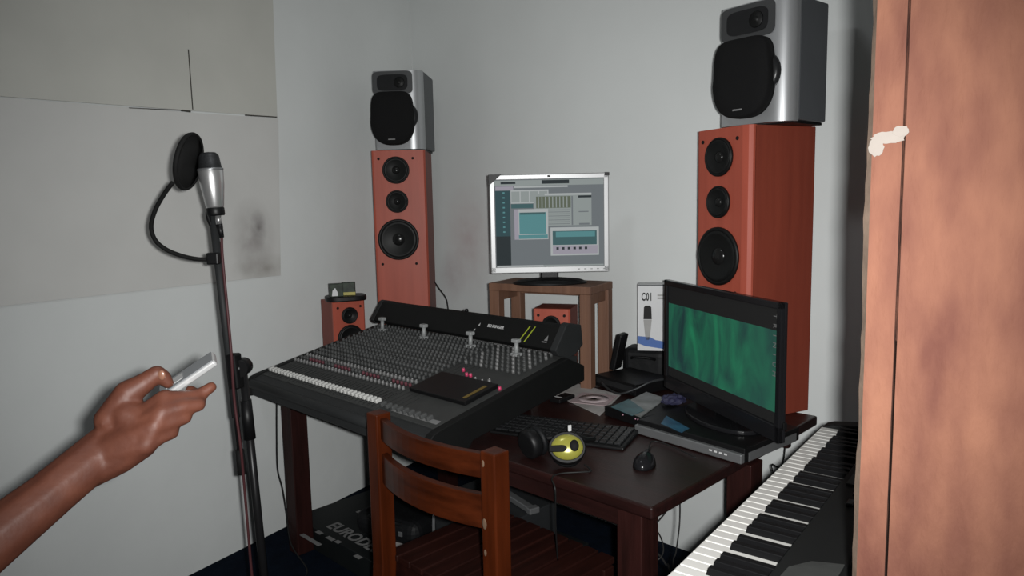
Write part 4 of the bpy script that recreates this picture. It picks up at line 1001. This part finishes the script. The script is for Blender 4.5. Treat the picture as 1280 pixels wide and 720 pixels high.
# ------------------------------------------------------------------ person
def capsules(chains, voxel, name, mt, parent=None, smooth_it=4, keep=None):
    bm = bmesh.new()
    def sph(c, r):
        bmesh.ops.create_icosphere(bm, subdivisions=2, radius=r, matrix=Matrix.Translation(c))
    for ch_ in chains:
        for (p, r), (q, s) in zip(ch_, ch_[1:]):
            p, q = Vector(p), Vector(q); n = max(2, int((q - p).length / (min(r, s) * .30)))
            for k in range(n + 1): u = k / n; sph(p.lerp(q, u), r + (s - r) * u)
    me = bpy.data.meshes.new(name + '_t'); bm.to_mesh(me); bm.free()
    o = bpy.data.objects.new(name + '_t', me); COL.objects.link(o)
    md = o.modifiers.new('r', 'REMESH'); md.mode = 'VOXEL'; md.voxel_size = voxel; md.use_smooth_shade = True
    sm = o.modifiers.new('s', 'SMOOTH'); sm.factor = .5; sm.iterations = smooth_it
    bpy.context.view_layer.update()
    nm = bpy.data.meshes.new_from_object(o.evaluated_get(bpy.context.evaluated_depsgraph_get()))
    bpy.data.objects.remove(o); bpy.data.meshes.remove(me)
    nm.materials.clear(); nm.materials.append(M[mt]); nm.name = name
    for pl in nm.polygons: pl.use_smooth = True
    ob = bpy.data.objects.new(name, nm); COL.objects.link(ob); ob.parent = parent
    return ob
pe = empty('person', (-1.0, 1.02, 0), 0, 'person at the left holding a silver phone in the right hand', 'person')
OFF = Vector((-1.0, 1.02, 0))
def V(x, y, z): return Vector((x, y, z)) - OFF
def PX(x, y, Y): return at_y(x, y, Y) - OFF
elb = V(-.775, .835, 1.005); shR = V(-1.02, .82, 1.41); shL = V(-1.05, 1.22, 1.41)
wr_ = PX(124, 570, 1.045)
h_idx, h_mid, h_rng, h_pin = PX(206, 500, 1.075), PX(203, 516, 1.058), PX(193, 533, 1.046), PX(182, 556, 1.040)
chains = []
# forearm, upper arm
chains.append([(shR, .058), (elb.lerp(shR, .5), .048), (elb, .042)])
chains.append([(elb, .042), (elb.lerp(wr_, .3), .044), (elb.lerp(wr_, .75), .036), (wr_, .033)])
chains.append([(elb.lerp(wr_, .75) + Vector((0, 0, .006)), .032), (wr_ + Vector((.0, .006, .016)), .026)])
# palm fan
cmc = PX(150, 510, 1.07)
for hpt, r in ((h_idx, .0165), (h_mid, .0165), (h_rng, .0165), (h_pin, .0165)):
    chains.append([(wr_, .027), (wr_.lerp(hpt, .55), .022), (hpt, r)])
chains.append([(h_idx, .015), (h_mid, .016), (h_rng, .016), (h_pin, .016)])
chains.append([(PX(160, 520, 1.062), .025), (PX(178, 530, 1.06), .024)])
chains.append([(PX(112, 588, 1.04), .028), (PX(150, 572, 1.045), .025), (PX(180, 558, 1.045), .018)])
# thumb
chains.append([(PX(138, 525, 1.06), .024), (PX(160, 492, 1.075), .0215), (PX(180, 479, 1.085), .0165), (PX(196, 467, 1.09), .0135), (PX(204, 471, 1.095), .0115), (PX(210, 479, 1.098), .0092)])
# fingers: index lies along under the phone, the others curl round behind it
chains.append([(h_idx, .0150), (PX(232, 497, 1.095), .0118), (PX(250, 493, 1.112), .0108), (PX(264, 484, 1.124), .0092)])
chains.append([(h_mid, .0158), (PX(230, 508, 1.078), .0130), (PX(248, 506, 1.094), .0112), (PX(250, 496, 1.118), .0102), (PX(238, 488, 1.130), .0090)])
chains.append([(h_rng, .0155), (PX(213, 527, 1.062), .0130), (PX(231, 522, 1.078), .0112), (PX(233, 509, 1.106), .0102), (PX(221, 500, 1.118), .0090)])
chains.append([(h_pin, .0150), (PX(200, 546, 1.050), .0120), (PX(215, 541, 1.064), .0102), (PX(218, 527, 1.090), .0090), (PX(208, 518, 1.102), .0082)])
# left arm hangs
eL = V(-1.12, 1.31, 1.10); wL = V(-1.10, 1.33, .86)
chains.append([(shL, .056), (eL, .041), (wL, .028), (V(-1.09, 1.33, .80), .034), (V(-1.08, 1.325, .75), .026)])
for k in range(4): chains.append([(V(-1.105 + .018 * k, 1.33, .77), .012), (V(-1.105 + .02 * k, 1.325, .71), .0095), (V(-1.10 + .018 * k, 1.315, .672 + .006 * abs(k - 1.5)), .008)])
chains.append([(V(-1.07, 1.325, .80), .014), (V(-1.048, 1.31, .765), .011), (V(-1.044, 1.305, .735), .009)])
# torso, neck, head
chains.append([(V(-1.0, 1.02, .98), .125), (V(-1.0, 1.02, 1.15), .118), (V(-1.0, 1.02, 1.32), .125)])
for s in (-1, 1):
    chains.append([(V(-1.0, 1.02 + s * .06, .98), .11), (V(-.995, 1.02 + s * .07, 1.15), .09), (V(-.99, 1.02 + s * .08, 1.33), .10)])
    chains.append([(V(-.99, 1.02, 1.44), .06), (V(-.985, 1.02 + s * .15, 1.42), .055)])
    hip = V(-1.0, 1.02 + s * .095, .92); kn_ = V(-.985, 1.02 + s * .105, .50); an = V(-1.02, 1.02 + s * .11, .09)
    chains.append([(hip, .098), (hip.lerp(kn_, .5), .078), (kn_, .056), (kn_.lerp(an, .35), .058), (an, .036)])
    chains.append([(an + Vector((-.03, 0, -.04)), .034), (an + Vector((.07, 0, -.052)), .032), (an + Vector((.17, s * .012, -.062)), .024)])
chains.append([(V(-.99, 1.02, 1.44), .062), (V(-.975, 1.02, 1.53), .056)])
chains.append([(V(-.975, 1.02, 1.66), .090), (V(-.955, 1.02, 1.67), .084)])
chains.append([(V(-.93, 1.02, 1.60), .062), (V(-.915, 1.02, 1.565), .042)])
chains.append([(V(-.878, 1.02, 1.655), .011), (V(-.855, 1.02, 1.625), .016)])
for s in (-1, 1):
    chains.append([(V(-.858, 1.02 + s * .014, 1.622), .009), (V(-.865, 1.02 + s * .017, 1.622), .009)])
    chains.append([(V(-.968, 1.02 + s * .088, 1.66), .012), (V(-.975, 1.02 + s * .096, 1.645), .014), (V(-.97, 1.02 + s * .09, 1.62), .010)])
    chains.append([(V(-.868, 1.02 + s * .012, 1.588), .0085), (V(-.873, 1.02 + s * .026, 1.586), .006)])
    chains.append([(V(-.872, 1.02 + s * .018, 1.683), .010), (V(-.882, 1.02 + s * .045, 1.683), .009)])
bd = capsules(chains, .0034, 'body', 'skin', pe, 5)
for s in (-1, 1):
    B('eye_white').ell(V(-.876, 1.02 + s * .032, 1.665), (.010, .012, .009), u=14, v=10).build('eye', parent=pe)
    B('ink_black').ell(V(-.868, 1.02 + s * .032, 1.665), (.003, .006, .006), u=12, v=8).build('pupil', parent=pe)
capsules([[(V(-.995, 1.02, 1.685), .092), (V(-.955, 1.02, 1.705), .080)], [(V(-1.01, 1.02, 1.63), .078), (V(-1.0, 1.02, 1.66), .085)]], .006, 'hair', 'hair', pe)
sh = [[(V(-1.0, 1.02, .93), .138), (V(-1.0, 1.02, 1.15), .130), (V(-1.0, 1.02, 1.32), .135)]]
for s in (-1, 1):
    sh.append([(V(-1.0, 1.02 + s * .06, .93), .122), (V(-.995, 1.02 + s * .07, 1.15), .102), (V(-.99, 1.02 + s * .08, 1.33), .112)])
    sh.append([(V(-.99, 1.02 + s * .05, 1.435), .062), (V(-.985, 1.02 + s * .15, 1.415), .065)])
sh.append([(shR, .070), (elb.lerp(shR, .45), .060)]); sh.append([(shL, .068), (eL.lerp(shL, .45), .058)])
capsules(sh, .008, 'shirt', 'shirt', pe)
tr2 = []
for s in (-1, 1):
    hip = V(-1.0, 1.02 + s * .095, .92); kn_ = V(-.985, 1.02 + s * .105, .50); an = V(-1.02, 1.02 + s * .11, .12)
    tr2.append([(hip, .112), (hip.lerp(kn_, .5), .092), (kn_, .072), (an, .060)]); tr2.append([(V(-1.0, 1.02, .95), .125), (hip, .112)])
capsules(tr2, .008, 'trousers', 'trousers', pe)
for s in (-1, 1):
    an = V(-1.02, 1.02 + s * .11, .09)
    q = capsules([[(an + Vector((-.035, 0, -.045)), .043), (an + Vector((.07, 0, -.050)), .042), (an + Vector((.175, s * .012, -.058)), .033)]], .006, 'shoe', 'matte_black', pe)
    zz = min(v.co.z for v in q.data.vertices); q.location.z = -zz + .0
# thumb nail
B('nail').ell(PX(202, 469, 1.082), (.006, .003, .008), u=12, v=8).build('thumb_nail', parent=pe)
# phone in the hand
pa, pb2 = at_y(201, 500, 1.098), at_y(270, 453, 1.122); A = (pb2 - pa); PL = A.length; A.normalize()
w0 = Vector((-.26, .92, .30)); w0 = (w0 - A * w0.dot(A)).normalized(); nz = A.cross(w0).normalized()
if nz.z < 0: nz = -nz
Rm = Matrix((w0, A, nz)).transposed()
pc2 = (pa + pb2) / 2 + w0 * .018
hp2 = empty('slider_phone', pc2, 0, 'slim silver mobile phone held upright in the hand', 'phone')
B('phone_silver').box((0, 0, 0), (.040, PL, .011), rot=Rm, bev=.0035, seg=3).build('body', parent=hp2)
B('phone_face').box(nz * .006, (.037, PL * .95, .002), rot=Rm, bev=.0008).build('face_plate', parent=hp2)
B('phone_silver').box(nz * .0072 + A * (-PL * .2), (.02, PL * .3, .001), rot=Rm).build('keypad', parent=hp2)

# ------------------------------------------------------------------ light: the camera's own flash, weak light in the room
fl = bpy.data.lights.new('camera_flash', 'SPOT'); fl.energy = 300; fl.spot_size = R(98); fl.spot_blend = 1; fl.shadow_soft_size = .016; fl.color = (1, 1, .985)
fo = bpy.data.objects.new('camera_flash', fl); COL.objects.link(fo)
fo.location = CC + CR * .042 + CU * .012 - CF * .005; aim = (CF + CR * -.01 + CU * -.045)
fo.rotation_euler = aim.to_track_quat('-Z', 'Y').to_euler()
cl = bpy.data.lights.new('ambient_fill', 'AREA'); cl.energy = 5.0; cl.shape = 'DISK'; cl.size = .35; cl.color = (.95, .98, 1)  # added fill for the faint ambient level, no visible fixture
co = bpy.data.objects.new('ambient_fill', cl); COL.objects.link(co); co.location = room(1.3, 2.0, CEIL - .05)
w = bpy.data.worlds.new('world'); SC.world = w; w.use_nodes = True; w.node_tree.nodes['Background'].inputs[0].default_value = (.5, .55, .6, 1); w.node_tree.nodes['Background'].inputs[1].default_value = .06
vs = SC.view_settings; vs.view_transform = 'Standard'; vs.look = 'None'; vs.gamma = 1; vs.use_curve_mapping = False; vs.exposure = 0
